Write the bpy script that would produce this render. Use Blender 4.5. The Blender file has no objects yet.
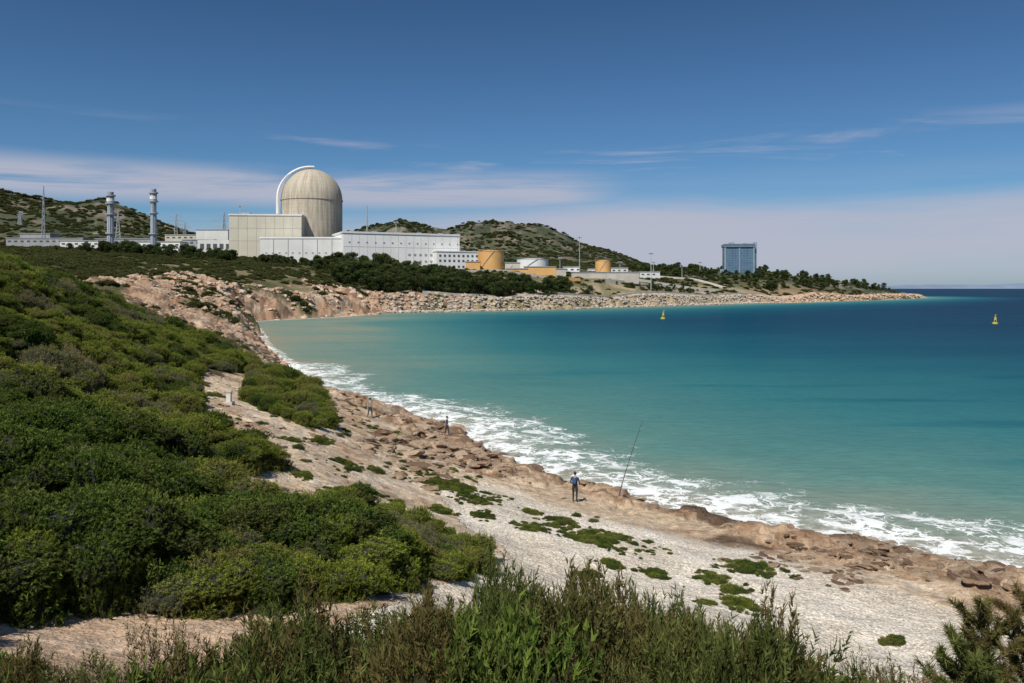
import bpy, math, random
import numpy as np
from mathutils import Vector, Matrix
rng=np.random.default_rng(11); random.seed(5)
S=bpy.context.scene
F=800.0; HZ=288.0; CH=14.0
# ------------------------------------------------------------------ helpers
def link(o,parent=None):
    S.collection.objects.link(o)
    if parent is not None: o.parent=parent
    return o
def empty(name,loc=(0,0,0),rz=0):
    o=bpy.data.objects.new(name,None); o.location=loc; o.rotation_euler=(0,0,rz); o.empty_display_size=.5
    return link(o)
def np_mesh(name,co,faces,mat=None,smooth=False):
    me=bpy.data.meshes.new(name); co=np.asarray(co,dtype=np.float32); faces=np.asarray(faces,dtype=np.int32)
    n=len(co); m=len(faces); k=faces.shape[1]
    me.vertices.add(n); me.vertices.foreach_set('co',co.ravel())
    me.loops.add(m*k); me.loops.foreach_set('vertex_index',faces.ravel())
    me.polygons.add(m); me.polygons.foreach_set('loop_start',np.arange(0,m*k,k,dtype=np.int32))
    try: me.polygons.foreach_set('loop_total',np.full(m,k,dtype=np.int32))
    except Exception: pass
    me.polygons.foreach_set('use_smooth',np.full(m,smooth))
    me.update(calc_edges=True); me.validate()
    if mat: me.materials.append(mat)
    return me
def hsh(ix,iy,seed):
    h=(ix*374761393+iy*668265263+seed*974634777)&0xffffffff
    h=((h^(h>>13))*1274126177)&0xffffffff
    h=((h^(h>>16))*2246822519)&0xffffffff
    return ((h^(h>>15))&0xffffff)/float(0xffffff)
def vn(x,y,seed=0):
    x=np.asarray(x,dtype=np.float64); y=np.asarray(y,dtype=np.float64)
    ix=np.floor(x).astype(np.int64); iy=np.floor(y).astype(np.int64); fx=x-ix; fy=y-iy
    fx=fx*fx*(3-2*fx); fy=fy*fy*(3-2*fy)
    a=hsh(ix,iy,seed); b=hsh(ix+1,iy,seed); c=hsh(ix,iy+1,seed); d=hsh(ix+1,iy+1,seed)
    return (a*(1-fx)+b*fx)*(1-fy)+(c*(1-fx)+d*fx)*fy
def fbm(x,y,o=4,seed=0):
    s=0;a=1;t=0
    for i in range(o):
        s=s+a*(vn(x*2**i+17.3*i,y*2**i-9.1*i,seed+i)*2-1); t+=a; a*=.5
    return s/t
def sstep(a,b,x):
    t=np.clip((x-a)/(b-a),0,1); return t*t*(3-2*t)
def inpoly(x,y,poly):
    r=np.zeros(x.shape,bool); n=len(poly)
    for i in range(n):
        x0,y0=poly[i]; x1,y1=poly[(i+1)%n]
        if y0==y1: continue
        c=((y0>y)!=(y1>y))&(x<(x1-x0)*(y-y0)/(y1-y0)+x0); r^=c
    return r
# ------------------------------------------------------------------ materials
class NT:
    def __init__(s,mat):
        mat.use_nodes=True; s.nt=mat.node_tree; s.nt.nodes.clear()
    def n(s,t,**k):
        nd=s.nt.nodes.new(t)
        for a,b in k.items():
            if a.startswith('_'): setattr(nd,a[1:],b)
        return nd
    def l(s,a,b): s.nt.links.new(a,b)
    def math(s,op,a,b=None,c=None,clamp=False):
        nd=s.nt.nodes.new('ShaderNodeMath'); nd.operation=op; nd.use_clamp=clamp
        for i,v in enumerate((a,b,c)):
            if v is None: continue
            if isinstance(v,(int,float)): nd.inputs[i].default_value=v
            else: s.l(v,nd.inputs[i])
        return nd.outputs[0]
    def mix(s,f,a,b,bt='MIX'):
        nd=s.nt.nodes.new('ShaderNodeMix'); nd.data_type='RGBA'; nd.blend_type=bt; nd.clamp_factor=True
        for sock,v in ((nd.inputs[0],f),(nd.inputs[6],a),(nd.inputs[7],b)):
            if isinstance(v,(int,float)): sock.default_value=v
            elif isinstance(v,tuple): sock.default_value=(v[0],v[1],v[2],1)
            else: s.l(v,sock)
        return nd.outputs[2]
    def noise(s,vec,scale,detail=4,rough=.55,dist=0):
        nd=s.nt.nodes.new('ShaderNodeTexNoise'); nd.inputs['Scale'].default_value=scale
        nd.inputs['Detail'].default_value=detail; nd.inputs['Roughness'].default_value=rough; nd.inputs['Distortion'].default_value=dist
        if vec is not None: s.l(vec,nd.inputs['Vector'])
        return nd.outputs['Fac']
    def ramp(s,f,stops):
        nd=s.nt.nodes.new('ShaderNodeValToRGB'); cr=nd.color_ramp
        while len(cr.elements)<len(stops): cr.elements.new(.5)
        for e,(p,c) in zip(cr.elements,stops):
            e.position=p; e.color=(c[0],c[1],c[2],1) if isinstance(c,tuple) else (c,c,c,1)
        s.l(f,nd.inputs[0]); return nd.outputs[0]
    def mr(s,v,a,b,c=0.,d=1.,smooth=True):
        nd=s.nt.nodes.new('ShaderNodeMapRange'); nd.interpolation_type='SMOOTHSTEP' if smooth else 'LINEAR'
        s.l(v,nd.inputs[0])
        for i,x in enumerate((a,b,c,d)):
            if isinstance(x,(int,float)): nd.inputs[i+1].default_value=x
            else: s.l(x,nd.inputs[i+1])
        return nd.outputs[0]
    def mapping(s,vec,scale=(1,1,1),rot=(0,0,0),loc=(0,0,0)):
        nd=s.nt.nodes.new('ShaderNodeMapping'); nd.inputs['Scale'].default_value=scale; nd.inputs['Rotation'].default_value=rot; nd.inputs['Location'].default_value=loc
        s.l(vec,nd.inputs['Vector']); return nd.outputs[0]
def surf(name,col,rough=.7,scale=1.,var=.15,bump=.2,bscale=None,streak=0,metal=0,col2=None):
    m=bpy.data.materials.new(name); t=NT(m)
    tc=t.n('ShaderNodeTexCoord').outputs['Object']
    f=t.noise(tc,scale,5,.6)
    c2=col2 if col2 else tuple(c*(1-2*var) for c in col)
    c=t.mix(t.mr(f,.35,.68),c2,col)
    if streak:
        sv=t.mapping(tc,(scale*3,scale*3,scale*.12)); f2=t.noise(sv,1,4,.6)
        c=t.mix(t.math('MULTIPLY',t.mr(f2,.5,.75),streak),c,tuple(x*.55 for x in col))
    b=t.n('ShaderNodeBsdfPrincipled'); t.l(c,b.inputs['Base Color']); b.inputs['Roughness'].default_value=rough; b.inputs['Metallic'].default_value=metal
    bp=t.n('ShaderNodeBump'); bp.inputs['Strength'].default_value=bump; bp.inputs['Distance'].default_value=.1
    t.l(t.noise(tc,(bscale or scale*6),4),bp.inputs['Height']); t.l(bp.outputs[0],b.inputs['Normal'])
    o=t.n('ShaderNodeOutputMaterial'); t.l(b.outputs[0],o.inputs[0]); return m
def leafmat(name,dark,mid,light,odd,transl=.25,wscale=.15):
    m=bpy.data.materials.new(name); t=NT(m)
    at=t.n('ShaderNodeAttribute',_attribute_name='tint').outputs['Fac']
    geo=t.n('ShaderNodeNewGeometry').outputs['Position']
    oi=t.n('ShaderNodeObjectInfo').outputs['Random']
    c=t.ramp(at,[(0,dark),(.55,mid),(1,light)])
    w=t.noise(geo,wscale,3)
    c=t.mix(t.mr(w,.45,.7,0,.6),c,tuple(x*.65 for x in mid))
    c=t.mix(t.math('MULTIPLY',t.math('POWER',oi,3),.75),c,odd)
    d=t.n('ShaderNodeBsdfDiffuse'); t.l(c,d.inputs[0])
    tr=t.n('ShaderNodeBsdfTranslucent'); t.l(t.mix(.5,c,light),tr.inputs[0])
    mx=t.n('ShaderNodeMixShader'); mx.inputs[0].default_value=transl; t.l(d.outputs[0],mx.inputs[1]); t.l(tr.outputs[0],mx.inputs[2])
    o=t.n('ShaderNodeOutputMaterial'); t.l(mx.outputs[0],o.inputs[0]); return m
# ------------------------------------------------------------------ land form
SH=[(3000,-900),(200,-50),(80,12),(45,27),(31,35),(24.7,38.6),(22,42),(19,45),(14.3,47.5),(9,51.5),(5.5,55),(2.5,59),(0,64),(-3,72),(-6.5,82),(-12,91),
 (-20,98),(-27,107),(-30,116),(-34,128),(-43,151),(-52,174),(-61,197),(-74,235),(-88,275),(-107,303),(-112,322),(-106,341),(-96,361),(-90,372),(-82,388),(-76,420),(-71,448),
 (-36,467),(11.5,506),(78,574),(155,659),(236,742),(258,752),(285,780),(330,832),(429,935),(560,1100),(618,1190),(640,1350),(430,1700),(300,2600),(200,6000),(0,30000)]
LAND=SH+[(-60000,30000),(-60000,-3000),(3000,-3000)]
def sdist(x,y):
    d=np.full(x.shape,1e12)
    for (x0,y0),(x1,y1) in zip(SH[:-1],SH[1:]):
        dx=x1-x0; dy=y1-y0; L=dx*dx+dy*dy
        t=np.clip(((x-x0)*dx+(y-y0)*dy)/L,0,1)
        d=np.minimum(d,(x-x0-t*dx)**2+(y-y0-t*dy)**2)
    return np.where(inpoly(x,y,LAND),1,-1)*np.sqrt(d)
CP=[]
def col(px,*l):
    for Y,z in l: CP.append(((px-512)/F*Y,Y,z))
CP+=[(0,0,12.2),(4,0,12.2),(-4,0,12.4),(12,0,9.5),(-12,0,13),(0,5,10.6),(25,-5,6),(-30,-5,16),(60,0,1.5)]
col(-300,(20,12.5),(45,18),(80,23),(300,25),(600,45),(1300,60))
col(0,(10,8.7),(14,7.9),(18,8.2),(25,9.3),(35,11.),(48,13.6),(62,15.8),(80,15.8),(120,14.8),(200,16.5),(300,24),(450,34),(600,43),(900,50),(1300,50))
col(100,(10,8.6),(14,7.6),(20,7.7),(28,8.),(40,9.),(55,10.6),(70,11.8),(85,12.1),(110,11.5),(150,12.2),(200,14.5),(300,20),(450,32),(600,41),(900,45),(1300,40))
col(200,(14,7.3),(20,6.9),(28,6.8),(40,6.7),(55,6.8),(75,7.3),(90,6.9),(110,6.2),(150,7.),(200,9),(260,11.5),(310,14),(350,18),(450,27),(600,38),(900,40),(1500,38))
col(250,(60,6.0),(80,5.9),(100,4.9),(130,3.8),(160,3.0),(345,8),(365,13),(400,18))
col(300,(10,8.4),(14,7.3),(20,6.6),(28,6),(40,5.8),(55,5.4),(68,4.9),(85,3.6),(100,2.5),(115,1),(375,6),(385,9),(420,15.5),(500,26),(600,33),(900,35),(1500,36))
col(380,(450,6),(465,10),(500,14),(540,22),(600,31),(1500,35))
col(400,(10,8.3),(14,7.2),(20,6.2),(28,5),(40,3.6),(55,2.7),(75,1.8),(88,.8))
col(500,(10,8.2),(14,7),(20,5.3),(28,3.6),(40,2.4),(55,1.4),(62,.5),(490,6.5),(520,8),(560,20),(600,26),(700,30),(1500,34))
col(600,(10,8.1),(14,6.8),(20,4.8),(27,2.9),(40,1.8),(50,1),(573,6.5),(600,7.2),(620,13),(650,21),(700,26),(800,28),(1500,34))
col(700,(676,6.5),(700,7.2),(740,13),(800,23),(900,31),(1500,30))
col(750,(10,8),(14,6.6),(18,4.7),(25,2.5),(35,1.6),(44,.8))
col(770,(765,5.5),(800,8),(850,16),(900,26),(1000,32),(1500,25))
col(850,(900,5),(940,8),(1000,16),(1100,22),(1400,15))
col(890,(980,4),(1050,7),(1150,10),(1300,9))
col(920,(1180,3.5))
col(900,(10,7.6),(15,5),(22,2.3),(30,1.6),(37,1.),)
col(1024,(10,7.2),(15,4.5),(22,2),(30,1.4),(35,.9))
col(1300,(10,6),(16,3.),(22,1.5))
CP=np.array(CP,dtype=float)
def warp(x,y):
    r=np.hypot(x,y); return np.stack([np.arctan2(x,y)*2.2,np.log(r+3)],-1)
WP=warp(CP[:,0],CP[:,1])
K=np.linalg.norm(WP[:,None]-WP[None],axis=2); n_=len(WP)
A=np.zeros((n_+3,n_+3)); A[:n_,:n_]=K+np.eye(n_)*1e-6; A[:n_,n_]=1; A[:n_,n_+1:]=WP; A[n_,:n_]=1; A[n_+1:,:n_]=WP.T
W=np.linalg.solve(A,np.concatenate([CP[:,2],np.zeros(3)]))
def rbf(x,y):
    w=warp(x,y); s=W[n_]+w[...,0]*W[n_+1]+w[...,1]*W[n_+2]
    for i in range(n_): s=s+W[i]*np.hypot(w[...,0]-WP[i,0],w[...,1]-WP[i,1])
    return s
HL=np.array([(-2500,200),(-700,205),(-200,196),(0,200),(30,208),(60,211),(100,207),(130,213),(160,225),(200,238),(240,250),(300,268),(340,290)],float)
HM=np.array([(250,288),(300,262),(340,236),(370,227),(400,221),(430,229),(447,232),(470,223),(510,219),(540,225),(575,239),(610,251),(640,262),(700,273),(800,282),(880,288)],float)
def hfun(x,y,full=False):
    x=np.asarray(x,float); y=np.asarray(y,float)
    r=np.hypot(x,y)
    sd0=sdist(x,y)
    sd=sd0+fbm(x/5,y/5,4,3)*np.minimum(6,1.0+.010*r)+fbm(x/40,y/40,2,8)*np.minimum(6,.01*r)
    z=rbf(x,y)
    z=np.where(r>1500,np.clip(z,10,40),z)
    near=sstep(130,90,r)
    rug=sstep(0,1,sd/6)
    z=z+near*(fbm(x/3,y/3,5,21)*.30*rug)
    lim=45+20*sstep(300,200,y)
    cliff=sstep(92,112,r)*sstep(520,470,y)*sstep(lim,lim*.5,sd+14*fbm(x/25,y/25,3,5))*sstep(-15,-24,x)
    w=1.2+.010*np.minimum(r,700)+cliff*np.clip((y-120)*.035,0,11)*(1+.7*fbm(x/12,y/12,3,9))
    zr=z+cliff*(fbm(x/16,y/16,5,31)*3.4+(1-np.abs(fbm(x/8,y/8,5,33))*2.4)*1.9)*sstep(0,1,sd/14)*np.clip(.35+y/400,0,1)
    h=1.7*np.clip(.3+y/400,0,1)+.01; tw=fbm(x/30,y/30,2,40)*.8+fbm(x/5,y/5,4,41)*.6
    zr=zr*(1-cliff)+np.maximum(zr,.4)*sstep(0,1,sd/w)*cliff
    q=zr/h+tw; fr=q-np.floor(q); zt=(np.floor(q)+sstep(.4,.85,fr)-tw)*h
    z=np.where(cliff>0,z*(1-cliff)+(zr*.4+zt*.6)*cliff,z)
    pxx=512+F*x/np.maximum(y,1)
    led=near*sstep(10,6,sd+3*fbm(x/4,y/4,3,77)+sstep(480,560,pxx)*sstep(760,700,pxx)*3)*(sd>0)
    zl=z+fbm(x/2.4,y/2.4,5,51)*.75+.12; h=.32; q=zl/h+fbm(x/1.1,y/1.1,4,52)*.6; fr=q-np.floor(q); zl=(np.floor(q)+sstep(.6,.85,fr))*h
    z=z*(1-led)+zl*led
    z=z+sstep(480,900,r)*fbm(x/60,y/60,4,61)*4*sstep(10,60,sd)
    for H,Y0,w1,w2 in ((HL,1300,330,900),(HM,1750,420,1500)):
        top=CH+(HZ-np.interp(pxx,H[:,0],H[:,1]))*Y0/F-4
        g=np.where(y<Y0,np.exp(-((y-Y0)/w1)**2),np.exp(-((y-Y0)/w2)**2))
        add=np.maximum(top-30,0)*g*(y>300)
        rr=(1-np.abs(fbm(x/170,y/170,5,71))*1.6)
        z=z+add*(.84+.18*rr)+add*.07*fbm(x/40,y/40,5,81)
    wl=1.2+.010*np.minimum(r,700)
    zl=np.maximum(z,.22)*sstep(0,1,sd/wl)
    zz=np.where(sd>0,zl,-np.minimum(6,.12*np.abs(sd)+.02))
    if full: return zz,sd,sd0,cliff,led
    return zz
def proj(x,y,z): yy=np.maximum(y,1.); return 512+F*x/yy, HZ+F*(CH-z)/yy
PA=[(-400,150),(0,200),(55,258),(100,288),(140,315),(185,333),(240,350),(250,368),(228,375),(196,370),(190,395),(196,424),(226,434),(258,450),(272,468),(240,474),(140,474),(-400,486)]
PB=[(-400,474),(140,478),(215,496),(285,508),(330,500),(372,508),(430,534),(488,562),(470,576),(400,587),(350,602),(290,612),(200,614),(100,610),(-400,614)]
PC=[(246,380),(290,376),(318,398),(334,420),(316,430),(285,420),(250,404)]
GR=[(420,480),(500,486),(560,500),(640,520),(750,548),(900,592),(1060,635),(1200,900),(300,900),(330,630),(430,590),(510,560),(470,525)]
PATCH=[(455,488,42,9),(478,500,22,6),(600,538,52,15),(560,522,20,6),(530,527,14,6),(750,567,33,9),(710,577,19,7),(655,573,15,7),(735,590,18,5),(740,604,22,8),(588,575,15,7),
 (345,463,17,8),(482,516,14,5),(530,511,10,4),(320,440,10,6),(290,440,10,5),(610,563,12,5),(300,475,12,5),(435,480,14,6),(893,642,9,4),(705,602,8,3),(440,510,15,5),(375,470,8,4),(340,490,12,6),(215,395,6,3)]
def vegmask(px,py):
    return inpoly(px,py,PA)|inpoly(px,py,PB)|inpoly(px,py,PC)
# ------------------------------------------------------------------ terrain mesh
th=np.concatenate([np.linspace(-1.75,-.63,50),np.linspace(-.62,.62,700),np.linspace(.63,1.75,50)])
rr=np.concatenate([np.geomspace(.5,9,30,endpoint=False),np.geomspace(9,150,520,endpoint=False),np.geomspace(150,1300,300,endpoint=False),np.geomspace(1300,14000,90)])
def polar(th,rr):
    T,R=np.meshgrid(th,rr); X=(R*np.sin(T)).ravel(); Y=(R*np.cos(T)).ravel()
    nr,nc=len(rr),len(th); i=np.arange((nr-1)*nc).reshape(nr-1,nc)[:,:-1].ravel()
    return X,Y,np.stack([i,i+1,i+1+nc,i+nc],1)
X,Y,FC=polar(th,rr)
Z,SD,SD0,CL,LED=hfun(X,Y,True)
px,py=proj(X,Y,Z)
R=np.hypot(X,Y)
jx=fbm(X/2,Y/2,3,91)*14; jy=fbm(X/2,Y/2,3,95)*8
def L3(a,b,f): return a*(1-f[:,None])+b*f[:,None]
c=lambda *v: np.array(v,float)[None,:]
n1=fbm(X/3,Y/3,5,101); n2=fbm(X/.9,Y/.9,4,111); n3=fbm(X/18,Y/18,4,121)
sand=L3(c(.60,.47,.33),c(.43,.30,.19),sstep(-.1,.5,n1)); sand=L3(sand,c(.68,.59,.47),sstep(0,.5,n2)*.7)
sand=L3(sand,c(.54,.33,.21),(sstep(34,16,R)*sstep(420,330,px))*.45)
C=sand
grav=(inpoly(px+jx,py+jy,GR)&(R<75)).astype(float)
grv=L3(c(.66,.58,.46),c(.76,.69,.585),sstep(-.4,.5,n1)); grv=L3(grv,c(.60,.48,.35),sstep(.1,.5,n3)*.6)
C=L3(C,grv,grav)
rockc=L3(c(.33,.205,.12),c(.52,.38,.255),sstep(-.35,.35,n2)); rockc=L3(rockc,c(.10,.065,.042),sstep(.05,.4,n1)*.85)
rk=np.maximum(sstep(9,6,SD+3*fbm(X/3,Y/3,3,130)),LED)*(R<125)
C=L3(C,rockc,rk)
wet=sstep(2.6,.5,SD)*(R<125); C=L3(C,C*.36,wet)
sb=inpoly(px+jx*.4,py,[(500,472),(560,488),(640,508),(700,522),(730,532),(640,528),(540,502)])*1.
C=L3(C,c(.54,.42,.29),sb*.85)
veg=(vegmask(px+jx*.7,py+jy*.5)&(R<125))|((R<13)&(py>665)&(px>340))
C=L3(C,L3(c(.07,.06,.03),c(.19,.15,.085),sstep(0,.5,n2)),veg.astype(float)*.92)
mid=sstep(95,115,R)
gcol=L3(c(.085,.085,.035),c(.20,.17,.09),sstep(-.1,.45,n3))
rcol=L3(c(.50,.35,.235),c(.38,.22,.13),sstep(-.35,.35,fbm(X/9,Y/9,4,140)));
rcol=L3(rcol,c(.58,.47,.35),sstep(-.05,.4,fbm(X/4,Y/4,4,150))*.8)
rcol=L3(rcol,c(.12,.07,.045),sstep(.05,.4,fbm(X/3,Y/3,4,152))*.8)  # dark noise patches paint the shade of cliff recesses and crevices
band=np.sin(Z*2.9+fbm(X/6,Y/6,4,151)*5); rcol=L3(rcol,rcol*.5,sstep(.3,.9,band)*.6)
mcol=L3(gcol,rcol,np.clip(CL*1.6*sstep(.22,-.1,fbm(X/14,Y/14,4,160)-.1),0,1))
ea=(px>470)&(R>480)&(R<1300); mcol=L3(mcol,L3(c(.46,.37,.25),c(.22,.19,.10),sstep(-.2,.3,fbm(X/15,Y/25,4,170))),ea*sstep(75,25,SD)*.85)
pt=(px>745)&(R>700)&(R<1500); mcol=L3(mcol,c(.42,.26,.155),pt*sstep(60,10,SD)*.9)
hg=L3(c(.048,.062,.034),c(.085,.092,.048),sstep(-.3,.4,fbm(X/50,Y/50,4,180)))
hr=L3(c(.34,.29,.24),c(.20,.16,.125),sstep(-.3,.3,fbm(X/20,Y/20,4,190)))
bandh=fbm(X/120,Z/9,4,195)
hm=sstep(.10,.30,fbm(X/26,Y/26,5,200)*.8+bandh*.6)
hl=(px<240)
hcol=L3(hg,hr,np.clip(hm*np.where(hl,.75,.6),0,1))
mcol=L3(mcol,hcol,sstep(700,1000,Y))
mcol=L3(mcol,c(.12,.17,.22),sstep(1500,9000,Y)*.8)  # aerial haze painted into the land colour, bluer with distance
C=L3(C,mcol,mid)
C[SD<0]*=.6
bb=fbm(X/1.2,Y/1.2,3,210); C=C*(1+.14*bb[:,None])
gm=bpy.data.materials.new('ground_earth_rock_gravel'); t=NT(gm)
pos=t.n('ShaderNodeNewGeometry').outputs['Position']
ca=t.n('ShaderNodeAttribute',_attribute_name='col').outputs['Color']; ga=t.n('ShaderNodeAttribute',_attribute_name='grav').outputs['Fac']
vo=t.n('ShaderNodeTexVoronoi'); vo.inputs['Scale'].default_value=11; t.l(t.mapping(pos,(1,1,.6)),vo.inputs['Vector'])
vs=t.n('ShaderNodeSeparateColor'); t.l(vo.outputs['Color'],vs.inputs[0])
g=t.math('MULTIPLY_ADD',vs.outputs[0],.55,.76); g=t.math('MULTIPLY',g,t.mr(vo.outputs['Distance'],.3,.8,1.,.68))
f1=t.noise(pos,2.2,8,.65); f2=t.noise(pos,11,5,.6)
base=t.math('MULTIPLY',t.mr(f1,.3,.7,.65,1.25),t.mr(f2,.3,.7,.75,1.2))
gf=t.math('ADD',t.math('MULTIPLY',g,ga),t.math('MULTIPLY',base,t.math('SUBTRACT',1.0,ga)))
vm=t.n('ShaderNodeVectorMath',_operation='SCALE'); t.l(ca,vm.inputs[0]); t.l(gf,vm.inputs['Scale'])
b=t.n('ShaderNodeBsdfPrincipled'); b.inputs['Roughness'].default_value=.9; b.inputs['Specular IOR Level'].default_value=.2
t.l(vm.outputs[0],b.inputs['Base Color'])
bp=t.n('ShaderNodeBump'); bp.inputs['Strength'].default_value=.9; bp.inputs['Distance'].default_value=.15
hh=t.math('ADD',t.math('MULTIPLY',t.math('MULTIPLY',vo.outputs['Distance'],-.25),ga),t.math('MULTIPLY',t.math('ADD',f1,t.math('MULTIPLY',f2,.4)),t.math('MULTIPLY_ADD',ga,-.4,1.0)))
t.l(hh,bp.inputs['Height'])
bp2=t.n('ShaderNodeBump'); bp2.inputs['Strength'].default_value=.8; bp2.inputs['Distance'].default_value=1.4
t.l(t.noise(pos,.12,8,.66),bp2.inputs['Height'])
t.l(bp2.outputs[0],bp.inputs['Normal']); t.l(bp.outputs[0],b.inputs['Normal'])
o=t.n('ShaderNodeOutputMaterial'); t.l(b.outputs[0],o.inputs[0])
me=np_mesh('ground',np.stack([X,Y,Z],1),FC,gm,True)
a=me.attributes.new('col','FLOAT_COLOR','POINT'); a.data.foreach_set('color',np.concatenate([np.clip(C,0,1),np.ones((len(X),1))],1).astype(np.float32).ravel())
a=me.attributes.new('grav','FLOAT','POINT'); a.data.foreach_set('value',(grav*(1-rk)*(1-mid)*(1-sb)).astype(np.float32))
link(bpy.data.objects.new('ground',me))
# ------------------------------------------------------------------ sea
th=np.concatenate([np.linspace(-1.2,-.63,20),np.linspace(-.62,.62,420),np.linspace(.63,1.75,40)])
rr=np.concatenate([np.geomspace(20,150,260,endpoint=False),np.geomspace(150,1300,140,endpoint=False),np.geomspace(1300,60000,60)])
X,Y,FC=polar(th,rr); sd=-sdist(X,Y); R=np.hypot(X,Y)
w=fbm(X/60,Y/25,3,300)
Zs=(np.sin((sd+4*fbm(X/14,Y/14,3,301))/2.1)*.09*sstep(0,3,sd)*sstep(30,12,sd)+fbm(X/4,Y/2.5,3,305)*.08)*sstep(260,90,R)
dep=1-np.exp(-np.maximum(sd,0)/95.)
dep=dep+w*.05+sstep(200,900,Y)*.30*sstep(0,200,sd)
cove=sstep(25,-70,X)*sstep(90,160,Y)*sstep(480,330,Y); dep=dep-cove*.28*sstep(0,40,sd)
stre=sstep(.2,.6,fbm(X/45+3,Y/9,3,310))*sstep(20,35,sd)*sstep(170,100,Y); dep=dep+stre*.15
foamz=np.where((Y<150),sd,sd*5)+sstep(12,24,X)*1.5*(sd>2)
sm=bpy.data.materials.new('sea_water'); t=NT(sm)
pos=t.n('ShaderNodeNewGeometry').outputs['Position']
dp=t.n('ShaderNodeAttribute',_attribute_name='depth').outputs['Fac']; fz=t.n('ShaderNodeAttribute',_attribute_name='shore').outputs['Fac']
wn=t.noise(t.mapping(pos,(.05,.12,1)),1,5,.6)
dd=t.math('ADD',dp,t.math('MULTIPLY',t.math('SUBTRACT',wn,.5),.13))
wc=t.ramp(dd,[(0,(.28,.26,.18)),(.05,(.20,.26,.205)),(.16,(.095,.225,.20)),(.4,(.030,.160,.175)),(.62,(.009,.100,.135)),(.8,(.003,.06,.10)),(1,(.0015,.030,.070))])
rip=t.noise(t.mapping(pos,(.5,1.3,1),(0,0,.3)),1.1,7,.72)
wc=t.mix(t.mr(rip,.35,.7,.0,.38),wc,t.mix(.5,wc,(.0,.02,.04)))
h1=t.noise(t.mapping(pos,(.35,.9,1),(0,0,.25)),1.,7,.65); 
bp=t.n('ShaderNodeBump'); bp.inputs['Strength'].default_value=.6; bp.inputs['Distance'].default_value=.45; t.l(h1,bp.inputs['Height'])
wv=t.n('ShaderNodeTexNoise'); wv.inputs['Scale'].default_value=.6; wv.inputs['Detail'].default_value=5; t.l(pos,wv.inputs['Vector'])
vadd=t.n('ShaderNodeVectorMath',_operation='MULTIPLY_ADD'); t.l(wv.outputs['Color'],vadd.inputs[0]); vadd.inputs[1].default_value=(3.,3.,0); t.l(pos,vadd.inputs[2])
v1=t.n('ShaderNodeTexVoronoi',_feature='DISTANCE_TO_EDGE'); v1.inputs['Scale'].default_value=.6; t.l(vadd.outputs[0],v1.inputs['Vector'])
v2=t.n('ShaderNodeTexVoronoi',_feature='DISTANCE_TO_EDGE'); v2.inputs['Scale'].default_value=1.7; t.l(vadd.outputs[0],v2.inputs['Vector'])
lac=t.math('MINIMUM',v1.outputs[0],t.math('MULTIPLY',v2.outputs[0],1.6))
big=t.noise(pos,.14,3); d2=t.math('ADD',fz,t.math('MULTIPLY',t.math('SUBTRACT',big,.5),14))
fn=t.noise(pos,1.3,6,.7); fl=t.noise(pos,.35,3,.6)
thr=t.mr(d2,1.0,11.5,.12,0.0,False)
thr=t.math('MULTIPLY',thr,t.math('MULTIPLY',t.mr(fn,.32,.62,.3,1.3),t.mr(fl,.38,.6,.1,1.3)))
foam=t.mr(t.math('SUBTRACT',thr,lac),-.03,.035)
foam=t.math('MULTIPLY',foam,t.mr(thr,.0,.03))
cr=t.math('ADD',d2,t.math('MULTIPLY',t.math('SUBTRACT',fn,.5),3.5))
l1=t.math('MULTIPLY',t.math('SUBTRACT',1.0,t.mr(t.math('ABSOLUTE',t.math('SUBTRACT',cr,1.8)),.2,.9)),t.mr(fl,.38,.52,.1,1))
l2=t.math('MULTIPLY',t.math('SUBTRACT',1.0,t.mr(t.math('ABSOLUTE',t.math('SUBTRACT',cr,7.5)),.2,.9)),t.mr(t.noise(pos,.13,2),.46,.58))
foam=t.math('MAXIMUM',foam,t.math('MAXIMUM',t.math('MULTIPLY',l1,.9),t.math('MULTIPLY',l2,.9)))
foam=t.math('MAXIMUM',foam,t.math('MULTIPLY',t.mr(d2,11,2,0,.2),t.mr(fn,.35,.65)))
foam=t.math('MULTIPLY',foam,t.mr(fz,-1.5,.3)); foam=t.math('MULTIPLY',foam,.9)
df=t.n('ShaderNodeBsdfDiffuse'); t.l(wc,df.inputs[0]); t.l(bp.outputs[0],df.inputs['Normal'])
gl=t.n('ShaderNodeBsdfGlossy'); gl.inputs['Roughness'].default_value=.18; t.l(bp.outputs[0],gl.inputs['Normal'])
fr=t.n('ShaderNodeFresnel'); fr.inputs['IOR'].default_value=1.33; t.l(bp.outputs[0],fr.inputs['Normal'])
ms=t.n('ShaderNodeMixShader'); t.l(t.math('MINIMUM',t.math('MULTIPLY',fr.outputs[0],.5),.12),ms.inputs[0]); t.l(df.outputs[0],ms.inputs[1]); t.l(gl.outputs[0],ms.inputs[2])
fd=t.n('ShaderNodeBsdfDiffuse'); fd.inputs[0].default_value=(.82,.84,.84,1)
m2=t.n('ShaderNodeMixShader'); t.l(foam,m2.inputs[0]); t.l(ms.outputs[0],m2.inputs[1]); t.l(fd.outputs[0],m2.inputs[2])
o=t.n('ShaderNodeOutputMaterial'); t.l(m2.outputs[0],o.inputs[0])
me=np_mesh('sea',np.stack([X,Y,Zs+.03],1),FC,sm,True)
for nm,v in (('depth',dep),('shore',foamz)):
    a=me.attributes.new(nm,'FLOAT','POINT'); a.data.foreach_set('value',v.astype(np.float32))
link(bpy.data.objects.new('sea',me))
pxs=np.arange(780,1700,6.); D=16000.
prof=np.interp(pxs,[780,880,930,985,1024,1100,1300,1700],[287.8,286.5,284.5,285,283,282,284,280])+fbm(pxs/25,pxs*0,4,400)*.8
tops=CH+(HZ-prof)*D/F; xs=(pxs-512)/F*D
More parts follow.
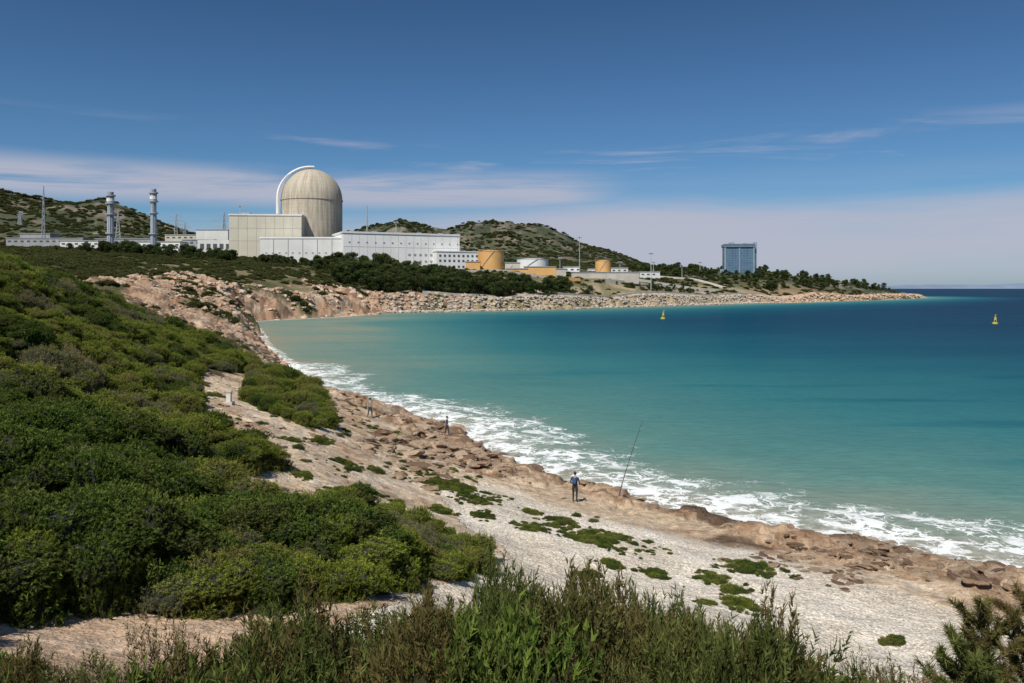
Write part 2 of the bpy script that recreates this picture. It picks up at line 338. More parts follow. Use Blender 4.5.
co=np.concatenate([np.stack([xs,np.full_like(xs,D-400),xs*0-5],1),np.stack([xs,np.full_like(xs,D),tops],1),np.stack([xs,np.full_like(xs,D+900),xs*0-5],1)]); k=len(xs)
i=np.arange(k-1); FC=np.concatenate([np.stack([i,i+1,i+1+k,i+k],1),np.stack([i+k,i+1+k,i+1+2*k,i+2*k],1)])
link(bpy.data.objects.new('distant_coast_hills',np_mesh('distant_coast_hills',co,FC,surf('distant_hill',(.19,.26,.36),.9,.002,.08,0),True)))  # blue haze of the far ridge is put into its base colour
# ------------------------------------------------------------------ instancing
def scatter(name,coll,pts,rot,scl,nvar,idx=None):
    n=len(pts); me=bpy.data.meshes.new(name); me.vertices.add(n); me.vertices.foreach_set('co',np.asarray(pts,np.float32).ravel())
    for nm,v in (('rot',rot),('scl',scl)):
        a=me.attributes.new(nm,'FLOAT_VECTOR','POINT'); a.data.foreach_set('vector',np.asarray(v,np.float32).ravel())
    a=me.attributes.new('idx','INT','POINT'); a.data.foreach_set('value',(rng.integers(0,nvar,n) if idx is None else idx).astype(np.int32))
    ob=link(bpy.data.objects.new(name,me))
    g=bpy.data.node_groups.new(name+'_scatter','GeometryNodeTree')
    g.interface.new_socket('Geometry',in_out='INPUT',socket_type='NodeSocketGeometry'); g.interface.new_socket('Geometry',in_out='OUTPUT',socket_type='NodeSocketGeometry')
    gi=g.nodes.new('NodeGroupInput'); go=g.nodes.new('NodeGroupOutput'); ip=g.nodes.new('GeometryNodeInstanceOnPoints'); ci=g.nodes.new('GeometryNodeCollectionInfo')
    ci.inputs['Collection'].default_value=coll; ci.inputs['Separate Children'].default_value=True; ci.inputs['Reset Children'].default_value=True
    def na(nm,ty):
        q=g.nodes.new('GeometryNodeInputNamedAttribute'); q.data_type=ty; q.inputs['Name'].default_value=nm; return [s for s in q.outputs if s.name=='Attribute' and s.enabled][0]
    g.links.new(gi.outputs[0],ip.inputs['Points']); g.links.new(ci.outputs[0],ip.inputs['Instance']); ip.inputs['Pick Instance'].default_value=True
    g.links.new(na('idx','INT'),ip.inputs['Instance Index']); g.links.new(na('rot','FLOAT_VECTOR'),ip.inputs['Rotation']); g.links.new(na('scl','FLOAT_VECTOR'),ip.inputs['Scale'])
    g.links.new(ip.outputs[0],go.inputs[0])
    md=ob.modifiers.new('scatter','NODES'); md.node_group=g
    return ob
def unit(v): return v/np.maximum(np.linalg.norm(v,axis=-1,keepdims=True),1e-9)
def lump(d,ph,k=3.1):
    return 1+.16*np.sin(k*d[:,0]+ph[0])*np.sin(k*d[:,1]+ph[1])+.13*np.sin(2*k*d[:,0]+ph[2])*np.cos(1.7*k*d[:,1]+ph[3])+.08*np.sin(4*k*d[:,1]+ph[4])
def bush_mesh(name,mat,core,ns,nn,ll,lw,sl,H=.8,up=.6,seed=0,inner=.25,cscale=.8):
    g=np.random.default_rng(seed); ph=g.uniform(0,6.28,5)
    d=unit(g.normal(size=(ns,3))); d[:,2]=np.abs(d[:,2])*1.0-.12; d=unit(d)
    rad=lump(d,ph)*(1-inner*g.random(ns)**2)
    P=d*rad[:,None]*np.array([1,1,H])
    ax=unit(d*(1-up)+np.array([0,0,up])+g.normal(size=(ns,3))*.28)
    SL=sl*(.5+g.random(ns)); tint=np.clip(g.normal(.5,.2,ns),0,1)
    tt=g.random((ns,nn)); base=P[:,None,:]+ax[:,None,:]*(tt*SL[:,None]-SL.mean()*.5)[...,None]
    dr=g.normal(size=(ns,nn,3)); dr-= (dr*ax[:,None,:]).sum(-1,keepdims=True)*ax[:,None,:]; dr=unit(unit(dr)+ax[:,None,:]*.8)
    sd=unit(np.cross(dr,g.normal(size=(ns,nn,3)))); l=ll*(.6+.8*g.random((ns,nn,1)))
    v0=base-sd*lw*.5; v1=base+sd*lw*.5; v2=base+dr*l
    co=np.stack([v0,v1,v2],2).reshape(-1,3); f=np.arange(len(co)).reshape(-1,3)
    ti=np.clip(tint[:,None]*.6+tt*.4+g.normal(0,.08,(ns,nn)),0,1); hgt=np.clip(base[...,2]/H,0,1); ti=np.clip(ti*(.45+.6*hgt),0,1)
    ti=np.repeat(ti.reshape(-1),3)
    a=np.linspace(0,2*np.pi,15)[:-1]; e=np.linspace(-.1,np.pi/2-.02,6); EE,AA=np.meshgrid(e,a,indexing='ij')
    dd=np.stack([np.cos(EE)*np.cos(AA),np.cos(EE)*np.sin(AA),np.sin(EE)],-1).reshape(-1,3)
    cc=dd*(lump(dd,ph)*cscale)[:,None]*np.array([1,1,H]); n0=len(co); q=[]
    for i in range(5):
        for j in range(14):
            p=n0+i*14+j; p1=n0+i*14+(j+1)%14; q+=[(p,p1,p1+14),(p,p1+14,p+14)]
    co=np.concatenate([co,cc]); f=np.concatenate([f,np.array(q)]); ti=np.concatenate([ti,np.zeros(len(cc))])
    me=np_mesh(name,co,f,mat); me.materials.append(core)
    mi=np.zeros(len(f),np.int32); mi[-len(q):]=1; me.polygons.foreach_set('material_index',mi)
    at=me.attributes.new('tint','FLOAT','POINT'); at.data.foreach_set('value',ti.astype(np.float32)[:len(me.vertices)])
    return me
def lib(name,meshes):
    c=bpy.data.collections.new(name)
    for i,m in enumerate(meshes): c.objects.link(bpy.data.objects.new('%s_%02d'%(m.name.split('.')[0],i),m))
    return c
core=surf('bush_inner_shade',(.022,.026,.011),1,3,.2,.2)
LM=leafmat('scrub_leaves',(.045,.065,.012),(.19,.235,.038),(.38,.42,.075),(.23,.19,.07))
LM2=leafmat('mastic_leaves',(.020,.038,.010),(.09,.14,.028),(.21,.28,.055),(.12,.12,.04))
LM3=leafmat('rosemary_leaves',(.055,.06,.030),(.19,.195,.09),(.34,.33,.17),(.26,.20,.11))
LD=leafmat('juniper_leaves',(.020,.030,.010),(.085,.115,.030),(.21,.245,.070),(.17,.11,.05),wscale=.7)
LD3=leafmat('dry_juniper_leaves',(.035,.036,.016),(.12,.115,.05),(.24,.21,.09),(.22,.13,.07),wscale=.7)
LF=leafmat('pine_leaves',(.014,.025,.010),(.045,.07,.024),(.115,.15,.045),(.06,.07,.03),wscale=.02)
LS=leafmat('far_scrub_leaves',(.025,.035,.014),(.08,.10,.032),(.16,.175,.055),(.12,.10,.045),wscale=.03)
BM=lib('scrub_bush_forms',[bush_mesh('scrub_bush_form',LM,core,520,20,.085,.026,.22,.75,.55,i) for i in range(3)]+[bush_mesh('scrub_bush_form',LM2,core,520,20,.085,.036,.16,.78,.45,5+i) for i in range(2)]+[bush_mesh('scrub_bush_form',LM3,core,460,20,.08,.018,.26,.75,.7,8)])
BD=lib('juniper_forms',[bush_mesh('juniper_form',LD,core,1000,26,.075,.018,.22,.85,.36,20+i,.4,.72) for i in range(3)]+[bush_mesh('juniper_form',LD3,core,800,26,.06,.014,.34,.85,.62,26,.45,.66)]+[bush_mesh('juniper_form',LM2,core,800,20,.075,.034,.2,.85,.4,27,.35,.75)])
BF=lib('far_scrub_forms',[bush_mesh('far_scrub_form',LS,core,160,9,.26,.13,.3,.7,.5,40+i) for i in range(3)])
def pack(x,y,rad,h,sink=.12):
    z=hfun(x,y); n=len(x)
    P=np.stack([x,y,z-sink*h],1); rot=np.stack([rng.normal(0,.08,n),rng.normal(0,.08,n),rng.uniform(0,6.28,n)],1)
    return P,rot,np.stack([rad*rng.uniform(.85,1.2,n),rad*rng.uniform(.85,1.2,n),h],1)
def ground_at(px_,py_):
    ys=np.geomspace(8,130,900); xs_=(px_-512)/F*ys; q=hfun(xs_,ys); p=HZ+F*(CH-q)/ys
    i=np.argmax(p<=py_); return xs_[i],ys[i],q[i]
mx_,my_=np.meshgrid(np.arange(-100,16,3.1),np.arange(10,114,3.1)); mx_=mx_.ravel()+rng.uniform(-1.3,1.3,mx_.size); my_=my_.ravel()+rng.uniform(-1.3,1.3,my_.size)
mR=rng.uniform(1.2,2.2,mx_.size); mH=mR*rng.uniform(.28,.78,mx_.size); mS=rng.random(mx_.size)
ex=[ground_at(a,b) for a,b in ((30,470),(85,462),(130,470),(10,500),(60,520),(180,486),(330,560),(255,560),(110,575),(20,590))]
mx_=np.concatenate([mx_,[e[0] for e in ex]]); my_=np.concatenate([my_,[e[1]+1 for e in ex]]); mR=np.concatenate([mR,np.full(len(ex),2.2)]); mH=np.concatenate([mH,np.full(len(ex),1.7)]); mS=np.concatenate([mS,np.full(len(ex),.8)])
gx,gy=np.meshgrid(np.arange(-95,14,.7),np.arange(12,112,.7)); gx=gx.ravel()+rng.uniform(-.33,.33,gx.size); gy=gy.ravel()+rng.uniform(-.33,.33,gy.size)
z=hfun(gx,gy); qx,qy=proj(gx,gy,z); gj=fbm(gx/2,gy/2,2,500)
k=vegmask(qx+gj*12,qy+gj*5)&(qx>-220)&(sdist(gx,gy)>5)&((gy<60)|(rng.random(gx.size)<.6)); gx,gy=gx[k],gy[k]
dm=np.hypot(gx[:,None]-mx_[None],gy[:,None]-my_[None])/mR[None]; ev=mH[None]*np.sqrt(np.maximum(0,1-dm**2)); j=ev.argmax(1); env=ev.max(1)
k=(env>.18)|(rng.random(len(gx))<.18); gx,gy,env,j=gx[k],gy[k],env[k],j[k]
rad=np.clip(.40+.24*env+rng.normal(0,.1,len(gx)),.22,1.0)*np.where(gy>60,1.3,1); hh_=rad*np.clip(rng.normal(.85,.2,len(gx)),.45,1.4)
P1=list(pack(gx,gy,rad,hh_)); P1[0][:,2]+=env*.66
sp_=mS[j]; I1=np.where(sp_<.58,rng.integers(0,3,len(gx)),np.where(sp_<.82,3+rng.integers(0,2,len(gx)),5)); I1=np.where(rng.random(len(gx))<.12,rng.integers(0,6,len(gx)),I1)
k=env>.5; s_=env[k]; P1b=pack(gx[k],gy[k],rad[k]*1.1,s_*1.05); I1b=I1[k]
lx=[];ly=[];lr=[];lh=[]
for cx,cy,rx,ry in PATCH:
    ox,oy,_=ground_at(cx,cy+1); w_=rx*oy/F; dpt=max(ry*oy*oy/(F*11.5),w_*.35)
    for _ in range(int(14+w_*dpt*26)):
        a=random.uniform(0,6.28); q=random.random()**.62*1.25; q*=1+.3*math.sin(a*2+cx)
        s=random.uniform(.12,.36)*(1.2-.6*min(q,1.2)); lx.append(ox+math.cos(a)*q*w_*.9); ly.append(oy+math.sin(a)*q*dpt*.9); lr.append(s); lh.append(s*random.uniform(.5,.9))
P2=pack(np.array(lx),np.array(ly),np.array(lr),np.array(lh))
tx=rng.uniform(-40,14,4200); ty=rng.uniform(15,85,4200); tz=hfun(tx,ty); a_,b_=proj(tx,ty,tz)
k=(a_>-20)&(a_<640)&(b_<650)&(b_>375)&(sdist(tx,ty)>8)&(fbm(tx/3,ty/3,3,530)>.14)&(rng.random(4200)<np.where(inpoly(a_,b_,GR),.25,.7)); tx,ty=tx[k],ty[k]
s_=rng.uniform(.08,.32,len(tx)); P3=pack(tx,ty,s_,s_*.75)
idx=np.concatenate([I1,I1b,rng.choice([0,1,2,3,3,4],len(lx)),rng.integers(0,6,len(tx))])
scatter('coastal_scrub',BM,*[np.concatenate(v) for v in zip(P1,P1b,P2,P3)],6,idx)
# foreground junipers and rosemary
fx=[];fy=[];fr_=[];fh=[]
prof=np.array([(-200,690),(0,635),(45,638),(75,662),(110,668),(140,640),(160,622),(180,652),(225,655),(245,625),(270,612),(300,610),(345,625),(372,622),(400,602),(440,598),(480,578),(500,566),(530,575),(560,580),(600,588),(640,592),(680,602),(720,606),(770,618),(820,636),(870,655),(900,668),(930,684),(952,688),(1300,688)],float)
for Yd,st in ((7.6,.34),(8.4,.36),(9.2,.38),(10.2,.42),(11.4,.48),(12.8,.55),(14.2,.65)):
    x=-9.
    while x<9.5:
        xx=x+random.uniform(-.25,.25); yy=Yd+random.uniform(-.4,.4); x+=st
        p=512+F*xx/yy; r_=random.random(); lum=float(fbm(np.array([xx/.9]),np.array([yy/.9]),2,575)[0])*38
        tp=np.interp(p,prof[:,0],prof[:,1])+(random.uniform(-8,8) if r_<.34 else random.uniform(10,60))+max(lum,-4)
        if p<250 and Yd>9.5: continue
        if 370<p<930 and Yd>13.5 and random.random()<.5: continue
        zg_=float(hfun(np.array([xx]),np.array([yy]))[0]); zt=CH-(tp-HZ)*yy/F; h=(zt-zg_)
        if h<.15: continue
        h=min(h,2.2); fx.append(xx);fy.append(yy);fh.append(h*.92);fr_.append(np.clip(h*random.uniform(.42,.7),.22,.8))
P4=pack(np.array(fx),np.array(fy),np.array(fr_),np.array(fh),.02)
fn_=fbm(np.array(fx)/1.3,np.array(fy)/1.3,2,570)+rng.normal(0,.1,len(fx)); I4=np.where(fn_<.05,rng.integers(0,3,len(fx)),np.where(fn_<.22,3,4))
scatter('juniper_thicket',BD,*P4,5,I4)
N=17000; yy=rng.uniform(100,640,N); pp=rng.uniform(-60,620,N); xx=(pp-512)/F*yy; zz,s1,s0,cl,_=hfun(xx,yy,True)
k=(s1>7)&(zz>1.5)&((cl<.35)|(fbm(xx/14,yy/14,4,160)>.16))&(fbm(xx/12,yy/12,3,540)>-.15)&~((pp>480)&(yy>590)&(rng.random(N)<.8)); xx,yy=xx[k],yy[k]
s_=rng.uniform(.5,2.0,len(xx))*np.clip(yy/260,.5,1.2); Q1=pack(xx,yy,s_,s_*rng.uniform(.5,.95,len(xx)))
N=5200; yy=rng.uniform(640,1250,N); pp=rng.uniform(-60,900,N); xx=(pp-512)/F*yy; zz,s1,_,_,_=hfun(xx,yy,True)
k=(s1>14)&(fbm(xx/40,yy/40,3,550)>-.25); xx,yy=xx[k],yy[k]; s_=rng.uniform(1.5,3.6,len(xx)); Q2=pack(xx,yy,s_,s_*.7)
N=16000; yy=rng.uniform(1000,1850,N); pp=rng.uniform(-60,720,N); xx=(pp-512)/F*yy
k=(fbm(xx/60,yy/60,4,560)>-.2); xx,yy=xx[k],yy[k]; s_=rng.uniform(1.5,4.2,len(xx)); Q3=pack(xx,yy,s_,s_*.7)
scatter('distant_scrub',BF,*[np.concatenate(v) for v in zip(Q1,Q2,Q3)],3)
bark=surf('pine_bark',(.13,.09,.06),.9,2,.2,.3)
def pine(seed):
    g=np.random.default_rng(seed); co=[];f=[];ti=[];mi=[]
    def tube(p,q,r0,r1):
        p=np.array(p,float);q=np.array(q,float);ax=unit(q-p);s=unit(np.cross(ax,[.3,1,.2]));u=np.cross(ax,s);n=len(co)
        for c_,r in ((p,r0),(q,r1)):
            for k in range(5): co.append(c_+r*(math.cos(k*1.2566)*s+math.sin(k*1.2566)*u)); ti.append(0)
        for k in range(5):
            a=n+k;b=n+(k+1)%5; f.extend([(a,b,b+5),(a,b+5,a+5)]); mi.extend([1,1])
    tube((0,0,-.5),(.3,.1,4.),.22,.15); tube((.3,.1,4),(.2,.2,6.3),.15,.06)
    for i in range(17):
        a=g.uniform(0,6.28); zz=g.uniform(1.6,6.6); r=(1-((zz-3.2)/4.2)**2)*2.6*g.uniform(.3,1.); c0=np.array([math.cos(a)*r,math.sin(a)*r,zz])
        if i<9: tube((.2,.1,zz*.75),c0,.08,.03)
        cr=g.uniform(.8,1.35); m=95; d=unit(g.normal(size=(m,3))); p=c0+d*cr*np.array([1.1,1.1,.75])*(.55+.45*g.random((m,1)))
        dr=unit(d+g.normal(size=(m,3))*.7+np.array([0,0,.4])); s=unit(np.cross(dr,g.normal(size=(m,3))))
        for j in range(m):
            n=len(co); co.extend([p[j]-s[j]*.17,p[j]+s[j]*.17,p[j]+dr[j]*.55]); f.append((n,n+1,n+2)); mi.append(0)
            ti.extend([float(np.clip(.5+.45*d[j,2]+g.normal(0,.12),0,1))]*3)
    me=np_mesh('pine_form',np.array(co),np.array(f),LF); me.materials.append(bark); me.polygons.foreach_set('material_index',np.array(mi,np.int32))
    at=me.attributes.new('tint','FLOAT','POINT'); at.data.foreach_set('value',np.array(ti,np.float32)); return me
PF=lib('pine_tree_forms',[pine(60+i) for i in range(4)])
def trees(N,p0,p1,y0,y1,pr,h0,h1,smin=14,gap=-1):
    pr=np.array(pr,float); pp=rng.uniform(p0,p1,N); yy=rng.uniform(y0,y1,N); xx=(pp-512)/F*yy; zz,s1,_,_,_=hfun(xx,yy,True); h=rng.uniform(h0,h1,N)
    top=HZ-(zz+h-CH)*F/yy; k=(s1>smin)&(top>=np.interp(pp,pr[:,0],pr[:,1])+rng.uniform(-4,5,N))&(fbm(xx/14,yy/14,3,580)>gap); xx,yy,zz,h=xx[k],yy[k],zz[k],h[k]; n=len(xx)
    sc=h/7.2; return np.stack([xx,yy,zz-.2],1),np.stack([rng.normal(0,.05,n),rng.normal(0,.05,n),rng.uniform(0,6.28,n)],1),np.stack([sc*rng.uniform(.8,1.2,n),sc*rng.uniform(.8,1.2,n),sc],1)
T=[trees(900,335,590,474,596,[(325,253),(345,249),(362,256),(385,252),(405,261),(430,262),(460,267),(500,273),(560,275),(590,286)],5,13,14,-.12),
   trees(500,215,350,520,596,[(215,262),(250,256),(300,257),(335,250),(350,250)],3.5,8.5,14,-.05),
   trees(420,20,235,500,590,[(0,250),(90,243),(130,238),(170,245),(240,248)],4,8.5,14,-.12),
   trees(800,600,895,800,1120,[(600,270),(650,264),(690,263),(740,268),(770,267),(800,271),(850,277),(880,281),(895,287)],4.5,11,30,-.15),
   trees(200,560,700,640,760,[(560,280),(700,279)],3,5)]
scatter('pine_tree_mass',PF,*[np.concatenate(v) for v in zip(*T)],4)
def young_pine(loc,Ht,seed,sw=.8):
    g=np.random.default_rng(seed); C_=[];Fc=[];Ti=[];M_=[];off=0
    segs=[((0,0,-.2),(.04,.02,Ht*.5),.045,.03),((.04,.02,Ht*.5),(.02,.05,Ht*.96),.03,.01)]; tufts=[((.02,.05,Ht*.8),(.02,.05,Ht))]
    for i in range(34):
        zz=Ht*(.10+.85*(i/34)); a=i*2.4+g.uniform(-.3,.3); L=(1-.66*i/34)*sw*g.uniform(.7,1.1)*.62*Ht/2; p=np.array([.03,.03,zz]); q=p+np.array([math.cos(a)*L,math.sin(a)*L,L*g.uniform(.6,1.2)])
        segs.append((tuple(p),tuple(q),.014,.006))
        for s in np.linspace(.2,1,7):
            m=p+(q-p)*s; e_=m+unit((q-p)+g.normal(size=3)*.4*L+np.array([0,0,.4*L]))*.16; tufts.append((tuple(m),tuple(e_)))
    for a,b_,r0,r1 in segs:
        a=np.array(a);b_=np.array(b_);ax=unit(b_-a);s=unit(np.cross(ax,[.3,1,.2]));u=np.cross(ax,s)
        for c_,r in ((a,r0),(b_,r1)):
            for k in range(6): C_.append(c_+r*(math.cos(k*1.0472)*s+math.sin(k*1.0472)*u)); Ti.append(0)
        for k in range(6): Fc+= [(off+k,off+(k+1)%6,off+6+(k+1)%6),(off+k,off+6+(k+1)%6,off+6+k)]; M_+=[1,1]
        off+=12
    for a,b_ in tufts:
        a=np.array(a);b_=np.array(b_);n=85; t_=g.random((n,1)); p=a+(b_-a)*t_; ax=unit(b_-a); d=unit(g.normal(size=(n,3))*.75+ax*.9); s=unit(np.cross(d,g.normal(size=(n,3))))*.006; l=g.uniform(.06,.13,(n,1)); tn=g.uniform(.3,1.)
        co=np.stack([p-s,p+s,p+d*l],1).reshape(-1,3); C_+=list(co); Fc+=[(off+3*k,off+3*k+1,off+3*k+2) for k in range(n)]; M_+=[0]*n; Ti+=[tn]*(3*n); off+=3*n
    me=np_mesh('young_pine_tree',np.array(C_),np.array(Fc),LD); me.materials.append(bark); me.polygons.foreach_set('material_index',np.array(M_,np.int32)); at=me.attributes.new('tint','FLOAT','POINT'); at.data.foreach_set('value',np.array(Ti,np.float32))
    o_=link(bpy.data.objects.new('young_pine_tree',me)); o_.location=loc
for p_,Yd,tp,sd_ in ((988,9.3,608,1),(1030,9.8,600,2),(962,8.4,650,3)):
    x_=(p_-512)/F*Yd; z_=float(hfun(np.array([x_]),np.array([Yd]))[0]); young_pine((x_,Yd,z_),CH-(tp-HZ)*Yd/F-z_,sd_)
# ------------------------------------------------------------------ rocks
def rock_mesh(name,mat,seed,flat=1.):
    import bmesh
    g=np.random.default_rng(seed); bm=bmesh.new(); bmesh.ops.create_icosphere(bm,subdivisions=4,radius=1)
    v=np.array([x.co[:] for x in bm.verts]); f=np.array([[q.index for q in x.verts] for x in bm.faces]); bm.free()
    for _ in range(15):
        n=unit(g.normal(size=3)); d=g.uniform(.45,.82); ex=np.maximum(v@n-d,0); v=v-ex[:,None]*n
    v=v*(1+.12*fbm(v[:,0]*3+seed,v[:,1]*3+v[:,2]*2,5,seed)+.10*fbm(v[:,2]*5+seed,v[:,0]*2+v[:,1]*2,4,seed+9))[:,None]; v[:,2]*=flat
    return np_mesh(name,v,f,mat,False)
def rockmat(name,c1,c2,c3):
    m=bpy.data.materials.new(name); t=NT(m); tc=t.n('ShaderNodeTexCoord').outputs['Object']; oi=t.n('ShaderNodeObjectInfo').outputs['Random']
    f=t.noise(tc,2.2,6,.65); c_=t.mix(t.mr(f,.35,.65),c1,c2); c_=t.mix(t.math('MULTIPLY',oi,.8),c_,c3); c_=t.mix(t.mr(t.noise(tc,3.1,6,.7,.6),.52,.7,0,.6),c_,tuple(x*.35 for x in c1))
    b=t.n('ShaderNodeBsdfPrincipled'); b.inputs['Roughness'].default_value=.9; b.inputs['Specular IOR Level'].default_value=.2; t.l(c_,b.inputs['Base Color'])
    bp=t.n('ShaderNodeBump'); bp.inputs['Strength'].default_value=.9; bp.inputs['Distance'].default_value=.25; t.l(t.noise(tc,5,7,.7),bp.inputs['Height']); t.l(bp.outputs[0],b.inputs['Normal'])
    o=t.n('ShaderNodeOutputMaterial'); t.l(b.outputs[0],o.inputs[0]); return m
RS=lib('shore_rock_forms',[rock_mesh('shore_rock_form',rockmat('shore_rock%d'%i,*cc),i,.5) for i,cc in enumerate([((.28,.175,.105),(.47,.34,.225),(.40,.265,.165)),((.13,.083,.055),(.30,.195,.125),(.20,.13,.085)),((.42,.32,.22),(.56,.46,.35),(.38,.24,.15)),((.29,.175,.105),(.45,.32,.21),(.52,.41,.30))])])
RG=lib('pebble_forms',[rock_mesh('pebble_form',rockmat('pebble%d'%i,*cc),10+i,.65) for i,cc in enumerate([((.66,.60,.51),(.76,.71,.63),(.78,.74,.67)),((.52,.45,.36),(.66,.6,.5),(.74,.68,.59)),((.62,.53,.42),(.72,.64,.54),(.56,.48,.38))])])
RC=lib('cliff_rock_forms',[rock_mesh('cliff_rock_form',rockmat('cliff_rock%d'%i,*cc),20+i,.75) for i,cc in enumerate([((.44,.30,.20),(.57,.45,.33),(.43,.27,.17)),((.33,.195,.12),(.49,.34,.23),(.55,.44,.33)),((.50,.40,.30),(.61,.52,.42),(.43,.29,.19))])])
RB=lib('armour_stone_forms',[rock_mesh('armour_stone_form',rockmat('armour_stone%d'%i,*cc),30+i,.8) for i,cc in enumerate([((.42,.35,.28),(.52,.46,.38),(.56,.51,.44)),((.30,.235,.18),(.46,.39,.31),(.51,.43,.34)),((.46,.39,.31),(.56,.50,.43),(.40,.33,.27))])])
def rockpack(x,y,s,fl,sink):
    n=len(x); z=hfun(x,y); return np.stack([x,y,z-sink*s],1),np.stack([rng.normal(0,.15,n),rng.normal(0,.15,n),rng.uniform(0,6.28,n)],1),np.stack([s*rng.uniform(.7,1.4,n),s*rng.uniform(.7,1.4,n),s*fl],1)
N=22000; x=rng.uniform(-34,45,N); y=rng.uniform(24,122,N); zz,s1,s0,_,_=hfun(x,y,True); cl=fbm(x/4,y/4,3,600)
pp,_q=proj(x,y,zz)
k=(s1>-1.6)&(s1<12)&(cl>-.16+.045*s1)&~((pp>520)&(pp<720)&(rng.random(N)<.88)); x,y,s1,pp=x[k],y[k],s1[k],pp[k]; s=rng.exponential(.2,len(x))+.06; s=np.minimum(s,np.where(pp>700,.75,1.15)); A1=rockpack(x,y,s,rng.uniform(.4,.8,len(x)),.12)
x=[];y=[];s=[]
for cx,cy,w_,n,ms in ((405,450,26,50,1.2),(470,448,36,100,1.05),(430,470,40,70,.7),(495,462,18,50,.65),(380,440,30,50,.9),(345,410,14,40,1.0),(440,430,30,60,.9),(530,455,16,14,.45),(790,553,40,50,.45),(985,572,45,80,.55),(900,553,50,90,.55),(1010,600,30,30,.4),(850,575,60,60,.3)):
    for _ in range(n):
        a,b2,_z=ground_at(cx+random.gauss(0,w_*.5),cy+random.gauss(0,7)); x.append(a);y.append(b2);s.append(random.uniform(.15,1)**1.8*ms+.1)
A2=rockpack(np.array(x),np.array(y),np.array(s),np.full(len(x),.6),.1)
N=11000; x=rng.uniform(-45,10,N); y=rng.uniform(9,95,N); zz=hfun(x,y); a_,b_=proj(x,y,zz)
k=(a_>-30)&(a_<600)&~vegmask(a_,b_)&(sdist(x,y)>5)&~inpoly(a_,b_,GR)&(fbm(x/3,y/3,3,610)>-.05); x,y=x[k],y[k]; s=np.minimum(rng.exponential(.10,len(x))+.03,.5); A3=rockpack(x,y,s,np.full(len(x),.75),.15)
scatter('shore_rocks',RS,*[np.concatenate(v) for v in zip(A1,A2,A3)],4)
N=30000; x=rng.uniform(-12,34,N); y=rng.uniform(17,56,N); zz,s1,_,_,_=hfun(x,y,True); a_,b_=proj(x,y,zz)
k=inpoly(a_,b_,GR)&(s1>2.5)&(a_<1080); x,y=x[k],y[k]; s=np.minimum(rng.exponential(.022,len(x))+.02,.2)
scatter('beach_pebbles',RG,*rockpack(x,y,s,np.full(len(x),.7),.3),3)
N=20000; yy=rng.uniform(104,470,N); pp=rng.uniform(60,395,N); x=(pp-512)/F*yy; zz,s1,_,cl,_=hfun(x,yy,True)
k=(s1>-2)&(cl>.3)&(fbm(x/10,yy/10,3,620)>-.15); x,yy,s1=x[k],yy[k],s1[k]; s=np.minimum(rng.exponential(.5,len(x))+.2,2.6)*np.clip(yy/300,.35,1.25); scatter('cliff_rocks',RC,*rockpack(x,yy,s,rng.uniform(.5,1.1,len(x)),.25),3)
x=[];y=[];
bl=[(-71,448),(-36,467),(11.5,506),(78,574),(155,659),(236,742),(262,760)]
for (x0,y0),(x1,y1) in zip(bl[:-1],bl[1:]):
    L=math.hypot(x1-x0,y1-y0); nx,ny=-(y1-y0)/L,(x1-x0)/L
    for _ in range(int(L*11)):
        t_=random.random(); o_=random.uniform(-3,16); x.append(x0+(x1-x0)*t_+nx*o_); y.append(y0+(y1-y0)*t_+ny*o_)
x=np.array(x);y=np.array(y); s=rng.uniform(.6,1.5,len(x)); P=rockpack(x,y,s,np.full(len(x),.9),.1); P[0][:,2]=np.maximum(P[0][:,2],0)+rng.uniform(0,.7,len(x))
scatter('breakwater_boulders',RB,*P,3)
tt=rng.random(2600)
seg=np.array([(258,752),(285,780),(330,832),(429,935),(560,1100),(618,1190)],float); i=rng.integers(0,5,2600)
x=seg[i,0]*(1-tt)+seg[i+1,0]*tt-rng.uniform(-2,12,2600); y=seg[i,1]*(1-tt)+seg[i+1,1]*tt+rng.uniform(-2,10,2600)
s=rng.uniform(.6,2.4,2600); scatter('headland_rocks',RC,*rockpack(x,y,s,np.full(2600,.7),.1),3)
# ------------------------------------------------------------------ buildings
def box(par,name,x0,x1,y0,y1,z0,z1,mat,bev=0):
    co=[(x0,y0,z0),(x1,y0,z0),(x1,y1,z0),(x0,y1,z0),(x0,y0,z1),(x1,y0,z1),(x1,y1,z1),(x0,y1,z1)]
    me=np_mesh(name,co,[(0,3,2,1),(4,5,6,7),(0,1,5,4),(1,2,6,5),(2,3,7,6),(3,0,4,7)],mat); return link(bpy.data.objects.new(name,me),par)
def boxes(par,name,lst,mat):
    co=[];f=[]
    for x0,x1,y0,y1,z0,z1 in lst:
        n=len(co); co+=[(x0,y0,z0),(x1,y0,z0),(x1,y1,z0),(x0,y1,z0),(x0,y0,z1),(x1,y0,z1),(x1,y1,z1),(x0,y1,z1)]
        f+=[tuple(n+q for q in r) for r in ((0,3,2,1),(4,5,6,7),(0,1,5,4),(1,2,6,5),(2,3,7,6),(3,0,4,7))]
    return link(bpy.data.objects.new(name,np_mesh(name,co,f,mat)),par)
def lathe(par,name,prof,mat,seg=48,smooth=True,loc=(0,0,0)):
    a=np.linspace(0,2*np.pi,seg,endpoint=False); co=[];f=[]
    for r,z in prof:
        for q in a: co.append((r*math.cos(q)+loc[0],r*math.sin(q)+loc[1],z+loc[2]))
    for i in range(len(prof)-1):
        for j in range(seg): k=(j+1)%seg; f.append((i*seg+j,i*seg+k,(i+1)*seg+k,(i+1)*seg+j))
    me=np_mesh(name,co,f,mat,smooth); 
    if smooth:
        try: me.set_sharp_from_angle(angle=math.radians(40))
        except Exception: pass
    return link(bpy.data.objects.new(name,me),par)
